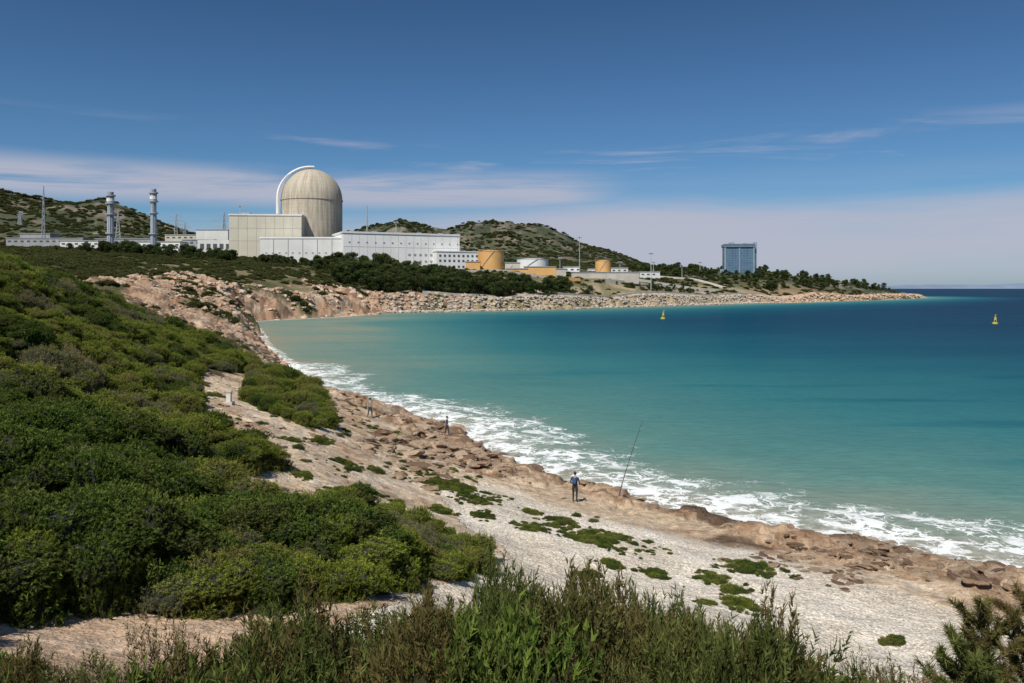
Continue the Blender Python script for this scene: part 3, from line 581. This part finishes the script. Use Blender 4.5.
def beams(par,name,segs,mat,r=.1,k=4):
    co=[];f=[]
    for s in segs:
        p,q=Vector(s[0]),Vector(s[1]); r0=s[2] if len(s)>2 else r; r1=s[3] if len(s)>3 else r0
        ax=(q-p).normalized(); u=ax.orthogonal().normalized(); v=ax.cross(u); n=len(co)
        for c_,rr_ in ((p,r0),(q,r1)):
            for i in range(k): an=6.2832*i/k+.785; co.append(c_+rr_*(math.cos(an)*u+math.sin(an)*v))
        for i in range(k): j=(i+1)%k; f.append((n+i,n+j,n+k+j,n+k+i))
    return link(bpy.data.objects.new(name,np_mesh(name,[tuple(c_) for c_ in co],f,mat)),par)
white=surf('white_cladding',(.80,.80,.78),.6,.08,.05,.05,streak=.12)
white2=surf('offwhite_panel',(.68,.68,.65),.6,.08,.06,.05,streak=.2)
beige=surf('beige_concrete',(.56,.53,.43),.8,.08,.06,.1,streak=.2)
dark=surf('dark_opening',(.09,.10,.11),.4,.5,.1,0)
grey=surf('grey_roofing',(.33,.34,.35),.7,.2,.1,.1,streak=.2)
steel=surf('galvanised_steel',(.42,.45,.48),.5,.3,.1,.05,streak=.3)
bluegrey=surf('bluegrey_stack_paint',(.30,.36,.43),.5,.3,.12,.05,streak=.4)
ochre=surf('ochre_tank_paint',(.68,.39,.14),.6,.15,.05,.05,streak=.15)
conc=surf('pale_concrete',(.55,.51,.44),.85,.1,.1,.2,streak=.3)
def at(px_,Yd): return (px_-512)/F*Yd
def zg(x_,y_): return float(hfun(np.array([x_]),np.array([y_]))[0])
m=bpy.data.materials.new('containment_concrete'); t=NT(m); tc=t.n('ShaderNodeTexCoord').outputs['Object']; sp=t.n('ShaderNodeSeparateXYZ'); t.l(tc,sp.inputs[0])
an=t.math('ARCTAN2',sp.outputs[1],sp.outputs[0]); cv=t.n('ShaderNodeCombineXYZ'); t.l(t.math('MULTIPLY',an,9.),cv.inputs[0]); t.l(t.math('MULTIPLY',sp.outputs[2],.035),cv.inputs[2])
st=t.noise(cv.outputs[0],1.3,6,.7); c_=t.mix(t.mr(st,.36,.62),(.32,.275,.205),(.52,.465,.365)); c_=t.mix(t.mr(t.noise(tc,.07,4),.45,.7,0,.4),c_,(.40,.355,.275))
zl=t.math('FRACT',t.math('MULTIPLY',sp.outputs[2],1/3.2)); jl=t.mr(t.math('ABSOLUTE',t.math('SUBTRACT',zl,.5)),.44,.5,0,.4); c_=t.mix(jl,c_,(.24,.21,.16))
al=t.math('FRACT',t.math('MULTIPLY',an,48/6.2832)); ja=t.mr(t.math('ABSOLUTE',t.math('SUBTRACT',al,.5)),.44,.5,0,.35); c_=t.mix(ja,c_,(.26,.22,.17))
b=t.n('ShaderNodeBsdfPrincipled'); b.inputs['Roughness'].default_value=.85; t.l(c_,b.inputs['Base Color']); o=t.n('ShaderNodeOutputMaterial'); t.l(b.outputs[0],o.inputs[0])
cx,cy,rad_=-168.,672.,25.; e=empty('reactor_containment_building',(cx,cy,25)); top=113.5-25; spz=top-25.5
pr=[(rad_,0),(rad_,spz-1.2),(rad_+.5,spz-1.2),(rad_+.5,spz),(rad_,spz)]+[(rad_*math.cos(a),spz+25.5*math.sin(a)) for a in np.linspace(0.02,math.pi/2-.02,24)]+[(0.01,top)]
lathe(e,'shell',pr,m,96); lathe(e,'dome_vent',[(1.6,top-.5),(1.6,top+1.),(0.01,top+1.2)],white,16)
seg=[];ra=rad_+3.; d=Vector((math.cos(math.radians(205)),math.sin(math.radians(205)),0))
pts_=[d*ra+Vector((0,0,h)) for h in (spz-16,spz-8,spz)]+[d*(ra*math.cos(a))+Vector((0,0,spz+27.4*math.sin(a))) for a in np.linspace(.1,1.62,16)]
nrm=Vector((-d.y,d.x,0))
for i_ in range(len(pts_)-1):
    for o_ in (-2.,2.): seg.append((pts_[i_]+nrm*o_,pts_[i_+1]+nrm*o_,1.0))
    seg.append((pts_[i_]-nrm*2,pts_[i_]+nrm*2,.5)); seg.append((pts_[i_]-nrm*2,pts_[i_+1]+nrm*2,.45))
beams(e,'maintenance_arch',seg,white)
e=empty('auxiliary_building',(at(229,628),628,25),math.radians(4)); 
box(e,'block',0,56,0,34,0,46,beige); boxes(e,'panel_joints',[(x_,x_+.2,-.12,0,6,45) for x_ in range(7,56,7)]+[(0,56,-.1,0,h_,h_+.25) for h_ in (26,36)],surf('joint',(.46,.44,.37),.8)); box(e,'parapet',-.5,56.5,-.5,34.5,46,47.2,white2)
box(e,'low_wing',-26,0,6,30,0,27,white2); boxes(e,'wing_louvres',[(x_,x_+3,5.8,6,20,24) for x_ in range(-24,-2,5)],dark); boxes(e,'roof_plant',[(6,14,8,16,47.2,49),(30,36,12,20,47.2,48.6)],grey)
e=empty('turbine_hall',(at(260,602),602,25))
box(e,'west_block',0,66,0,24,0,26.2,white2); box(e,'west_parapet',-.4,66,-.4,24.4,26.2,27.4,white)
boxes(e,'west_windows',[(x_,x_+1.3,-.2,0,15,16.) for x_ in np.arange(4,64,5.)]+[(x_,x_+2.2,-.2,0,6,9) for x_ in np.arange(6,60,9.)],grey)
boxes(e,'downpipes',[(x_,x_+.3,-.3,0,2,26) for x_ in np.arange(10,66,11.)],grey)
h=empty('main_hall',(64,-6,0),math.radians(24)); h.parent=e
box(h,'hall_block',0,92,0,40,0,30.,white); box(h,'hall_parapet',-.5,92.5,-.5,40.5,30,31.4,white2)
boxes(h,'cladding_joints',[(x_,x_+.22,-.12,0,3,30) for x_ in np.arange(6,92,6.)]+[(0,92,-.1,0,20.,20.3)],surf('joint2',(.66,.66,.64),.8))
boxes(h,'windows',[(x_,x_+1.8,-.25,0,z_,z_+1.5) for x_ in np.arange(50,90,4.4) for z_ in (9,14)]+[(x_,x_+1.1,-.25,0,23,24.) for x_ in np.arange(4,90,6.6)]+[(22,27,-.3,0,2,9)],grey)
box(h,'annex',70,104,-9,0,0,17,white); boxes(h,'annex_windows',[(x_,x_+1.6,-9.25,-9,z_,z_+1.5) for x_ in np.arange(72,103,3.8) for z_ in (5,9.5,13.4)],dark); box(h,'annex_roof',69.6,104.4,-9.4,0,17,17.8,white2)
boxes(h,'roof_vents',[(x_,x_+3,14,18,31.4,33) for x_ in (8,26,44,62,80)],grey)
def lowb(px0,px1,Yd,ptop,mat,dep_=18,rot=0,win=True,base=None):
    x0=at(px0,Yd); x1=at(px1,Yd); z0=zg((x0+x1)/2,Yd)-3; zt=CH+(HZ-ptop)*Yd/F; e=empty('industrial_building',(x0,Yd,z0),rot); L=x1-x0; H=zt-z0
    box(e,'walls',0,L,0,dep_,0,H,mat); box(e,'roof',-.4,L+.4,-.4,dep_+.4,H,H+.6,grey)
    if win: boxes(e,'windows',[(x_,x_+2.4,-.2,0,H-2.8,H-1.6) for x_ in np.arange(1.5,L-2.5,5.2)],dark)
    return e
lowb(6,82,660,238.5,grey,20,.02); lowb(60,98,640,241,white2); lowb(95,150,700,239,grey); lowb(128,180,640,242,white); lowb(165,232,720,235,beige,20); lowb(182,214,655,240,grey); lowb(196,228,700,230,white2,12,0,False)
lowb(20,50,720,234,grey,15,0,False)
lowb(415,452,690,246,white2,14); lowb(505,520,640,263,beige,10,0,False); lowb(563,580,690,267,white,8); lowb(548,566,660,269,conc,8,0,False); lowb(611,628,760,268,white2,9)
lowb(524,556,640,267,ochre,8,0,False); lowb(506,528,628,269,ochre,6,0,False); lowb(572,640,655,272.5,conc,5,.08,False); lowb(588,606,800,269,white,9); lowb(452,466,630,257,ochre,8,0,False); lowb(462,480,626,262,ochre,6,0,False); lowb(640,660,760,272,white2,8)
def stack(px_,Yd,ptop,w_):
    x_=at(px_,Yd); z0=zg(x_,Yd)-1; H=CH+(HZ-ptop)*Yd/F-z0; r=w_*Yd/F/2; e=empty('ventilation_stack',(x_,Yd,z0))
    lathe(e,'shaft',[(r*1.25,0),(r,4),(r,H*.62),(r*.92,H*.63),(r*.92,H*.8),(r*1.1,H*.8),(r*1.1,H*.93),(r*.9,H*.94),(r*.9,H),(r*.8,H),(r*.8,H-2)],bluegrey,24)
    for i_,f_ in enumerate((.3,.62,.8,.93)): lathe(e,'platform_%d'%i_,[(r*.95,H*f_),(r*1.5,H*f_),(r*1.5,H*f_+.9),(r*1.45,H*f_+.9)],steel,20)
    lathe(e,'band',[(r*1.13,H*.84),(r*1.13,H*.89)],white,24)
    beams(e,'ladder',[((r*.3,-r*1.12,2),(r*.3,-r*1.12,H),.18),((-r*.1,-r*1.12,2),(-r*.1,-r*1.12,H),.18)],white)
stack(110.5,640,192,6.5); stack(153.5,640,189,6.)
def pylon(name,px_,Yd,ptop,wb,m1,arms=True,th_=1.):
    x_=at(px_,Yd); z0=zg(x_,Yd)-1; H=CH+(HZ-ptop)*Yd/F-z0; e=empty(name,(x_,Yd,z0),random.uniform(0,.6)); s=[]; N_=9; w=lambda f: wb*(1-f*.9)/2
    for i_ in range(N_):
        f0,f1=i_/N_,(i_+1)/N_; a,b_=w(f0),w(f1); P=[(-a,-a),(a,-a),(a,a),(-a,a)]; Q=[(-b_,-b_),(b_,-b_),(b_,b_),(-b_,b_)]
        for k_ in range(4):
            s.append(((*P[k_],f0*H),(*Q[k_],f1*H),.26*th_)); s.append(((*P[k_],f0*H),(*Q[(k_+1)%4],f1*H),.14*th_)); s.append(((*P[(k_+1)%4],f0*H),(*Q[k_],f1*H),.14*th_))
    if arms:
        for f_,l_ in ((.68,.2),(.8,.25),(.92,.17)): s+= [((-l_*H,0,f_*H),(l_*H,0,f_*H),.2),((-l_*H,0,f_*H),(0,0,(f_+.06)*H),.14),((l_*H,0,f_*H),(0,0,(f_+.06)*H),.14)]
    beams(e,'lattice',s,m1)
pylon('radio_mast',43.5,700,186,3.,steel,False,.8)
for a_,b_,c_ in ((118,900,212),(176,900,214),(224,820,212),(20,980,212),(185,1000,222),(367,760,206),(460,1000,246)): pylon('transmission_tower' if a_!=367 else 'radio_mast',a_,b_,c_,5 if a_!=367 else 2.,steel,a_ not in(367,))
def pole(px_,Yd,ptop,name='lighting_mast'):
    x_=at(px_,Yd); z0=zg(x_,Yd)-.5; H=CH+(HZ-ptop)*Yd/F-z0; e=empty(name,(x_,Yd,z0)); beams(e,'column',[((0,0,0),(0,0,H),.35,.2)],steel,k=8)
    beams(e,'head_frame',[((-1.6,0,H),(1.6,0,H),.25),((0,-1.2,H),(0,1.2,H),.25)],steel); boxes(e,'lamp_housings',[(u_-.5,u_+.5,-.5,.5,H-.9,H-.2) for u_ in (-1.5,0,1.5)],grey)
for q in ((579.5,690,237),(651,640,253),(653.5,800,262),(620,700,262),(396,640,222),(240,640,206),(560,700,258),(682,760,266),(700,820,262)): pole(*q)
def tank(px0,px1,Yd,ptop,mat,pb=None):
    xc=at((px0+px1)/2,Yd); r=(px1-px0)/2*Yd/F; z0=zg(xc,Yd)-2; H=CH+(HZ-ptop)*Yd/F-z0; e=empty('storage_tank',(xc,Yd+r,z0))
    lathe(e,'shell',[(r,0),(r,H*.965),(r*1.02,H*.965),(r*1.02,H*.985),(r*.97,H*.985),(r*.5,H*1.03),(0.01,H*1.05)],mat,40); lathe(e,'rim_rail',[(r*1.0,H+1.),(r*1.03,H+1.),(r*1.03,H+1.15),(r,H+1.15)],steel,40)
    beams(e,'stair',[((r*math.cos(a),r*math.sin(a)*1.03,2+(H-2)*k/8),(r*math.cos(a+.12),r*math.sin(a+.12)*1.03,2+(H-2)*(k+1)/8),.25) for k,a in enumerate(np.linspace(-2.4,-1.4,8))],steel)
tank(477,503.5,640,250.5,ochre); tank(458,478,655,254.5,ochre); tank(447,460,640,259,ochre); tank(517,549,690,258.5,white); tank(596,612,700,260.5,ochre); tank(507,516,640,265,white2)
m=bpy.data.materials.new('blue_glazed_cladding'); t=NT(m); tc=t.n('ShaderNodeTexCoord').outputs['Object']
br=t.n('ShaderNodeTexBrick'); br.offset=0; mp=t.n('ShaderNodeMapping'); mp.inputs['Rotation'].default_value=(math.radians(90),0,0); t.l(tc,mp.inputs[0]); t.l(mp.outputs[0],br.inputs[0]); br.inputs['Scale'].default_value=1; br.inputs['Brick Width'].default_value=3.4; br.inputs['Row Height'].default_value=2.8; br.inputs['Mortar Size'].default_value=.16
br.inputs['Color1'].default_value=(.06,.12,.19,1); br.inputs['Color2'].default_value=(.09,.16,.24,1); br.inputs['Mortar'].default_value=(.16,.23,.29,1)
b=t.n('ShaderNodeBsdfPrincipled'); b.inputs['Roughness'].default_value=.3; t.l(br.outputs[0],b.inputs['Base Color']); o=t.n('ShaderNodeOutputMaterial'); t.l(b.outputs[0],o.inputs[0])
pale=surf('pale_blue_trim',(.24,.32,.40),.5,.2,.1,.05)
Yd=940; x0=at(725,Yd); e=empty('glazed_tower_block',(x0,Yd,28),math.radians(-8)); H=CH+(HZ-244)*Yd/F-28
box(e,'body',0,33,0,26,0,H-3,m); box(e,'roof_crown',-1.2,34.2,-1.2,27.2,H-3,H,m); boxes(e,'corner_columns',[(-.8,1.2,-.9,.0,0,H-3),(31.8,33.8,-.9,0,0,H-3),(15.8,17.2,-.6,0,0,H-3)],pale); boxes(e,'crown_edges',[(-1.6,34.6,-1.6,-1.2,H-.6,H+.3),(-1.6,34.6,-1.6,-1.2,H-3.4,H-2.8)],pale)
boxes(e,'roof_plant',[(6,12,6,14,H,H+2),(22,27,8,16,H,H+1.4)],pale); box(e,'base_hall',-6,3,-3,-.95,0,8,pale); box(e,'lift_tower',33.9,37,4,12,0,H+2,pale)
def strip(name,pts,wd,mat,dz=.25,hgt=0):
    P=[]
    for (a,b_),(c_,d_) in zip(pts[:-1],pts[1:]):
        n=max(2,int(math.hypot(c_-a,d_-b_)/4)); P+=[(a+(c_-a)*k/n,b_+(d_-b_)*k/n) for k in range(n)]
    P.append(pts[-1]); P=np.array(P,float); tg=np.gradient(P,axis=0); nn=unit(np.stack([-tg[:,1],tg[:,0]],1)); A_=P-nn*wd/2; B_=P+nn*wd/2
    zc=np.maximum(hfun(A_[:,0],A_[:,1]),hfun(B_[:,0],B_[:,1])); kk=np.ones(5)/5; zp=np.convolve(np.pad(zc,2,mode='edge'),kk,'valid')+dz+hgt; n=len(P)
    co=np.concatenate([np.column_stack([A_,zp]),np.column_stack([B_,zp]),np.column_stack([A_,zp-3-hgt]),np.column_stack([B_,zp-3-hgt])]); i=np.arange(n-1)
    f=np.concatenate([np.stack([i,i+1,i+1+n,i+n],1),np.stack([i,i+2*n,i+1+2*n,i+1],1),np.stack([i+n,i+1+n,i+1+3*n,i+3*n],1)])
    return link(bpy.data.objects.new(name,np_mesh(name,co,f,mat)))
strip('shore_road',[(-55,478),(8,522),(72,590),(148,674),(230,758)],6,conc,.4)
strip('seawall',[(30,536),(70,582),(146,668),(226,750)],1.2,conc,.4,1.6)
strip('access_road',[(at(575,680),680),(at(610,700),700),(at(650,712),712),(at(690,722),722),(at(716,735),735)],8,conc,.9)
strip('access_road',[(at(725,760),760),(at(690,790),790),(at(650,800),800),(at(610,830),830)],8,conc,.9)
strip('retaining_wall',[(at(600,640),640),(at(640,672),672),(at(676,700),700)],1,conc,.3,2.2)
strip('retaining_wall',[(at(545,625),625),(at(580,640),640)],1,ochre,.3,2)
strip('perimeter_fence_wall',[(at(420,588),588),(at(500,604),604),(at(560,625),625)],.5,conc,.3,1.4)
# ------------------------------------------------------------------ buoys
yel=surf('yellow_buoy_paint',(.50,.44,.06),.5,2,.1,.05)
for px_,Yd,h_ in ((663,361,4.2),(995,311,4.0)):
    e=empty('navigation_buoy',(at(px_,Yd),Yd,-.1)); e.rotation_euler=(0,.08,.4); s=h_/4
    lathe(e,'float',[(.1,-.4),(1.*s,-.2),(1.1*s,.2),(1.*s,.6),(.5*s,.8),(.1,.8)],yel,24); beams(e,'tower',[((math.cos(a)*.6*s,math.sin(a)*.6*s,.7),(math.cos(a)*.2*s,math.sin(a)*.2*s,3*s),.09) for a in (0,1.57,3.14,4.71)],yel)
    lathe(e,'panel_drum',[(.02,1.7*s),(.45*s,1.7*s),(.38*s,2.8*s),(.02,2.8*s)],yel,16); beams(e,'top_cross',[((-.4,0,3.1*s),(.4,0,3.9*s),.09),((.4,0,3.1*s),(-.4,0,3.9*s),.09)],yel)
# ------------------------------------------------------------------ people
skin=surf('skin',(.42,.25,.17),.6,8,.05,.05); hair=surf('dark_hair',(.03,.02,.015),.8,30,.2,.4)
def skinned(name,V,E,mats,mi,parent,sub=2):
    me=bpy.data.meshes.new(name); me.from_pydata([v[:3] for v in V],E,[]); ob=bpy.data.objects.new(name,me); S.collection.objects.link(ob)
    md=ob.modifiers.new('s','SKIN'); md.use_smooth_shade=True
    for i,v in enumerate(V): me.skin_vertices[0].data[i].radius=(v[3],v[4] if len(v)>4 else v[3])
    me.skin_vertices[0].data[0].use_root=True
    ob.modifiers.new('u','SUBSURF').levels=sub
    dg=bpy.context.evaluated_depsgraph_get(); dg.update(); nm=bpy.data.meshes.new_from_object(ob.evaluated_get(dg)); bpy.data.objects.remove(ob)
    nm.name=name; nm.materials.clear()
    for m_ in mats: nm.materials.append(m_)
    P=np.array([v[:3] for v in V]); pp=[];pm=[]
    for a,b_ in E:
        for q in np.linspace(0,1,5): pp.append(P[a]*(1-q)+P[b_]*q); pm.append(mi[a] if q<.5 else mi[b_])
    pp=np.array(pp)
    for pl in nm.polygons:
        pl.material_index=pm[int(np.argmin(((pp-np.array(pl.center[:]))**2).sum(1)))]; pl.use_smooth=True
    o2=bpy.data.objects.new(name,nm); return link(o2,parent)
def person(loc,rz,shirt,pants,pose='stand',capm=None,bag=None):
    e=empty('person',loc,rz); sh=surf('shirt',shirt,.8,6,.15,.3); pa=surf('trousers',pants,.8,6,.15,.3); shoe=surf('shoes',(.05,.045,.04),.7,5)
    V=[(0,0,.95,.155,.115),(0,.0,1.08,.145,.10),(0,.01,1.25,.165,.115),(0,0,1.40,.15,.10),(0,.0,1.47,.06,.06),(0,.015,1.56,.055,.055)]
    E=[(0,1),(1,2),(2,3),(3,4),(4,5)]; M=[1,0,0,0,2,2]
    step=.16 if pose=='walk' else .0
    for s in (-1,1):
        hand=(s*.20,.24,.98) if pose=='stand' else ((s*.27,.12*s,.80))
        elb=(s*.27,-.02,1.14); n=len(V)
        V+=[(s*.17,0,1.40,.07),(s*.225,-.01,1.28,.052),(*elb,.043),((elb[0]+hand[0])/2,(elb[1]+hand[1])/2,(elb[2]+hand[2])/2,.038),(*hand,.028)]; E+=[(3,n),(n,n+1),(n+1,n+2),(n+2,n+3),(n+3,n+4)]; M+=[0,0,0,2,2]
        hv=unit(np.array(hand)-np.array(elb)); pc=np.array(hand)+hv*.06; V.append((*pc,.03,.016)); M.append(2); E.append((n+4,n+5))
        side=unit(np.cross(hv,[s*1.,0,0.])); curl=np.array([-s*1.,0,0])
        for k,(o_,l_) in enumerate(((-.027,.070),(-.009,.078),(.009,.074),(.026,.058),(-.034,.05))):
            p0=pc+side*o_*.8+hv*.015*(k<4)-hv*.03*(k==4); dd_=unit(hv+(0 if k<4 else 1)*(-side)*1.1); p1=p0+dd_*(.03+l_*.4); p2=p1+unit(dd_+curl*.7)*l_*.4; p3=p2+unit(dd_+curl*1.6)*l_*.3
            skinned('finger_%d_%s'%(k,'l' if s<0 else 'r'),[(*p0,.010),(*p1,.009),(*p2,.0085),(*p3,.007)],[(0,1),(1,2),(2,3)],[skin],[0]*4,e,1)
        n=len(V); fy_=step*s
        V+=[(s*.095,0,.88,.095),(s*.10,fy_*.4,.66,.078),(s*.105,fy_*.7+.02,.49,.058),(s*.105,fy_*.8,.32,.055),(s*.11,fy_-.02,.085,.04),(s*.12,fy_+.05,.04,.042,.035),(s*.135,fy_+.16,.03,.038,.025)]
        E+=[(0,n)]+[(n+i,n+i+1) for i in range(6)]; M+=[1,1,1,1,1,3,3]
    skinned('body',V,E,[sh,pa,skin,shoe],M,e)
    import bmesh
    def ball(nm,c_,r,mat,fn=None,seg=24):
        bm=bmesh.new(); bmesh.ops.create_uvsphere(bm,u_segments=seg,v_segments=seg//2+4,radius=1)
        for v in bm.verts:
            p=Vector((v.co.x*r[0],v.co.y*r[1],v.co.z*r[2]))
            if fn: p=fn(p)
            v.co=p+Vector(c_)
        me=bpy.data.meshes.new(nm); bm.to_mesh(me); bm.free(); me.materials.append(mat)
        for pl in me.polygons: pl.use_smooth=True
        link(bpy.data.objects.new(nm,me),e)
    def hf(p):
        if p.z<0: p.x*=1+p.z*2.2; p.y=p.y*(1+p.z*.9)+.01
        if p.y>.07 and abs(p.x)<.018 and -.035<p.z<.02: p.y+=.022
        return p
    ball('head',(0,.02,1.645),(.076,.096,.115),skin,hf)
    ball('hair',(0,.008,1.668),(.082,.098,.103),hair,lambda p:Vector((p.x,min(p.y,.062 if p.z<.045 else .095),max(p.z,-.06))))
    for s in (-1,1):
        ball('ear_%s'%('l' if s<0 else 'r'),(s*.079,.015,1.64),(.012,.02,.03),skin,None,10); ball('eye_%s'%('l' if s<0 else 'r'),(s*.03,.104,1.65),(.013,.009,.008),white,None,8)
    ball('mouth',(0,.106,1.59),(.022,.006,.006),surf('lips',(.35,.12,.1),.5),None,8)
    if capm:
        cm=surf('cap',capm,.8); ball('cap_crown',(0,.008,1.70),(.088,.104,.075),cm,lambda p:Vector((p.x,p.y,max(p.z,-.01)))); ball('cap_peak',(0,.12,1.695),(.06,.06,.008),cm)
    if bag: ball('backpack',(0,-.16,1.24),(.14,.09,.20),surf('backpack_cloth',bag,.8,8,.2,.3),lambda p:Vector((max(-.12,min(.12,p.x)),p.y,p.z)))
    return e
gxp,gyp,gzp=ground_at(575,502); person((gxp,gyp,gzp-.01),math.radians(-20),(.025,.05,.13),(.022,.024,.035),'stand',(.03,.04,.08),(.04,.10,.22))
a,b_,c_=ground_at(370,418); person((a,b_,c_-.01),math.radians(-50),(.35,.33,.30),(.05,.06,.09),'walk')
a,b_,c_=ground_at(447,436); person((a,b_,c_-.01),math.radians(-70),(.06,.07,.10),(.04,.04,.05),'walk')
a,b_,c_=ground_at(619,496); e=empty('fishing_rod',(a,b_,c_)); blk=surf('rod_carbon',(.06,.06,.06),.4,5); 
pts_=[Vector((1.45*(k/10)**1.12,0,4.6*(k/10))) for k in range(11)]
beams(e,'blank',[(pts_[k],pts_[k+1],.030-.0018*k,.0282-.0018*k) for k in range(10)],blk,k=8); beams(e,'rest_spike',[((.18,.0,-.3),(.18,0,.9),.022),((.10,0,.9),(.26,0,.9),.02)],steel,k=6)
lathe(e,'reel',[(.02,-.05),(.06,-.05),(.035,0),(.06,.05),(.02,.05)],steel,12,True,(.2,-.06,.95)); beams(e,'line_guides',[(pts_[k],pts_[k]+Vector((.07,0,-.03)),.012) for k in (3,5,7,9)],steel,k=5)
a,b_,c_=ground_at(229,404); e=empty('boundary_marker',(a,b_,c_-.1)); box(e,'plinth',-.28,.28,-.28,.28,0,.25,conc); box(e,'post',-.14,.14,-.14,.14,.25,.85,white2); box(e,'cap',-.18,.18,-.18,.18,.85,.92,conc)
# ------------------------------------------------------------------ light, sky, camera
EL=math.radians(52); AZ=math.radians(208)   # azimuth clockwise from +Y
sv=Vector((math.cos(EL)*math.sin(AZ),math.cos(EL)*math.cos(AZ),math.sin(EL)))
sl=bpy.data.lights.new('sun','SUN'); sl.energy=4.9; sl.angle=math.radians(.53); sl.color=(1,.945,.86); so=link(bpy.data.objects.new('sun',sl)); so.rotation_euler=(-sv).to_track_quat('-Z','Y').to_euler()
w=bpy.data.worlds.new('World'); S.world=w; t=NT(w)
sky=t.n('ShaderNodeTexSky'); sky.sky_type='NISHITA'; sky.sun_disc=False; sky.sun_elevation=EL; sky.sun_rotation=AZ; sky.altitude=10; sky.air_density=1.; sky.dust_density=.6; sky.ozone_density=2.5
tc=t.n('ShaderNodeTexCoord').outputs['Generated']; sp=t.n('ShaderNodeSeparateXYZ'); t.l(tc,sp.inputs[0]); el=sp.outputs[2]; xx_=sp.outputs[0]
base=t.mix(1.0,sky.outputs[0],(.46,.73,.98),'MULTIPLY')
dk=t.mr(el,.02,.34,.95,.60,False); vm=t.n('ShaderNodeVectorMath',_operation='SCALE'); t.l(base,vm.inputs[0]); t.l(dk,vm.inputs['Scale'])
n1_=t.noise(t.mapping(tc,(2.0,2.0,26),(0,.06,0)),1,7,.62,.5); n2_=t.noise(t.mapping(tc,(1.6,1.6,18),(0,.06,0),(3.1,0,0)),1,6,.6,.3)
tb=t.math('ADD',t.mr(xx_,-.30,.12,.078,.104),t.math('MULTIPLY',t.math('SUBTRACT',n2_,.5),.06)); up_=t.math('SUBTRACT',1.0,t.mr(t.math('SUBTRACT',el,tb),-.026,.022)); bank=t.math('MULTIPLY',up_,t.mr(n2_,.28,.52,.78,1.0)); bank=t.math('MULTIPLY',bank,t.mr(el,.0,.035,.5,1.)); bank=t.math('MULTIPLY',bank,t.mr(xx_,-.50,-.15,.6,1.))
ws=t.math('MULTIPLY',t.mr(n1_,.32,.54),t.math('MULTIPLY',t.mr(el,.088,.112),t.math('SUBTRACT',1.0,t.mr(el,.125,.152)))); ws=t.math('MULTIPLY',ws,t.math('SUBTRACT',1.0,t.mr(xx_,.04,.16,0,.9)))
n3_=t.noise(t.mapping(tc,(2.6,2.6,34),(0,-.12,0),(9.,2.,0)),1,6,.6,.5); ws2=t.math('MULTIPLY',t.mr(n3_,.5,.7),t.math('MULTIPLY',t.mr(el,.12,.15),t.math('SUBTRACT',1.0,t.mr(el,.16,.2)))); ws2=t.math('MULTIPLY',ws2,.7)
cl_=t.math('MAXIMUM',t.math('MULTIPLY',bank,.9),t.math('MAXIMUM',t.math('MULTIPLY',ws,.85),ws2))
cc_=t.mix(cl_,vm.outputs[0],(4.75,4.8,5.75))
bg=t.n('ShaderNodeBackground'); bg.inputs[1].default_value=.1; t.l(cc_,bg.inputs[0]); o=t.n('ShaderNodeOutputWorld'); t.l(bg.outputs[0],o.inputs[0])
cd=bpy.data.cameras.new('camera'); cd.sensor_width=36; cd.lens=36*F/1024; cd.shift_y=(HZ-341.5)/1024; cd.clip_start=.1; cd.clip_end=90000
co_=link(bpy.data.objects.new('camera',cd)); co_.location=(0,0,CH); co_.rotation_euler=(math.radians(90),0,0); S.camera=co_
S.view_settings.view_transform='Standard'; S.view_settings.look='None'; S.view_settings.exposure=0
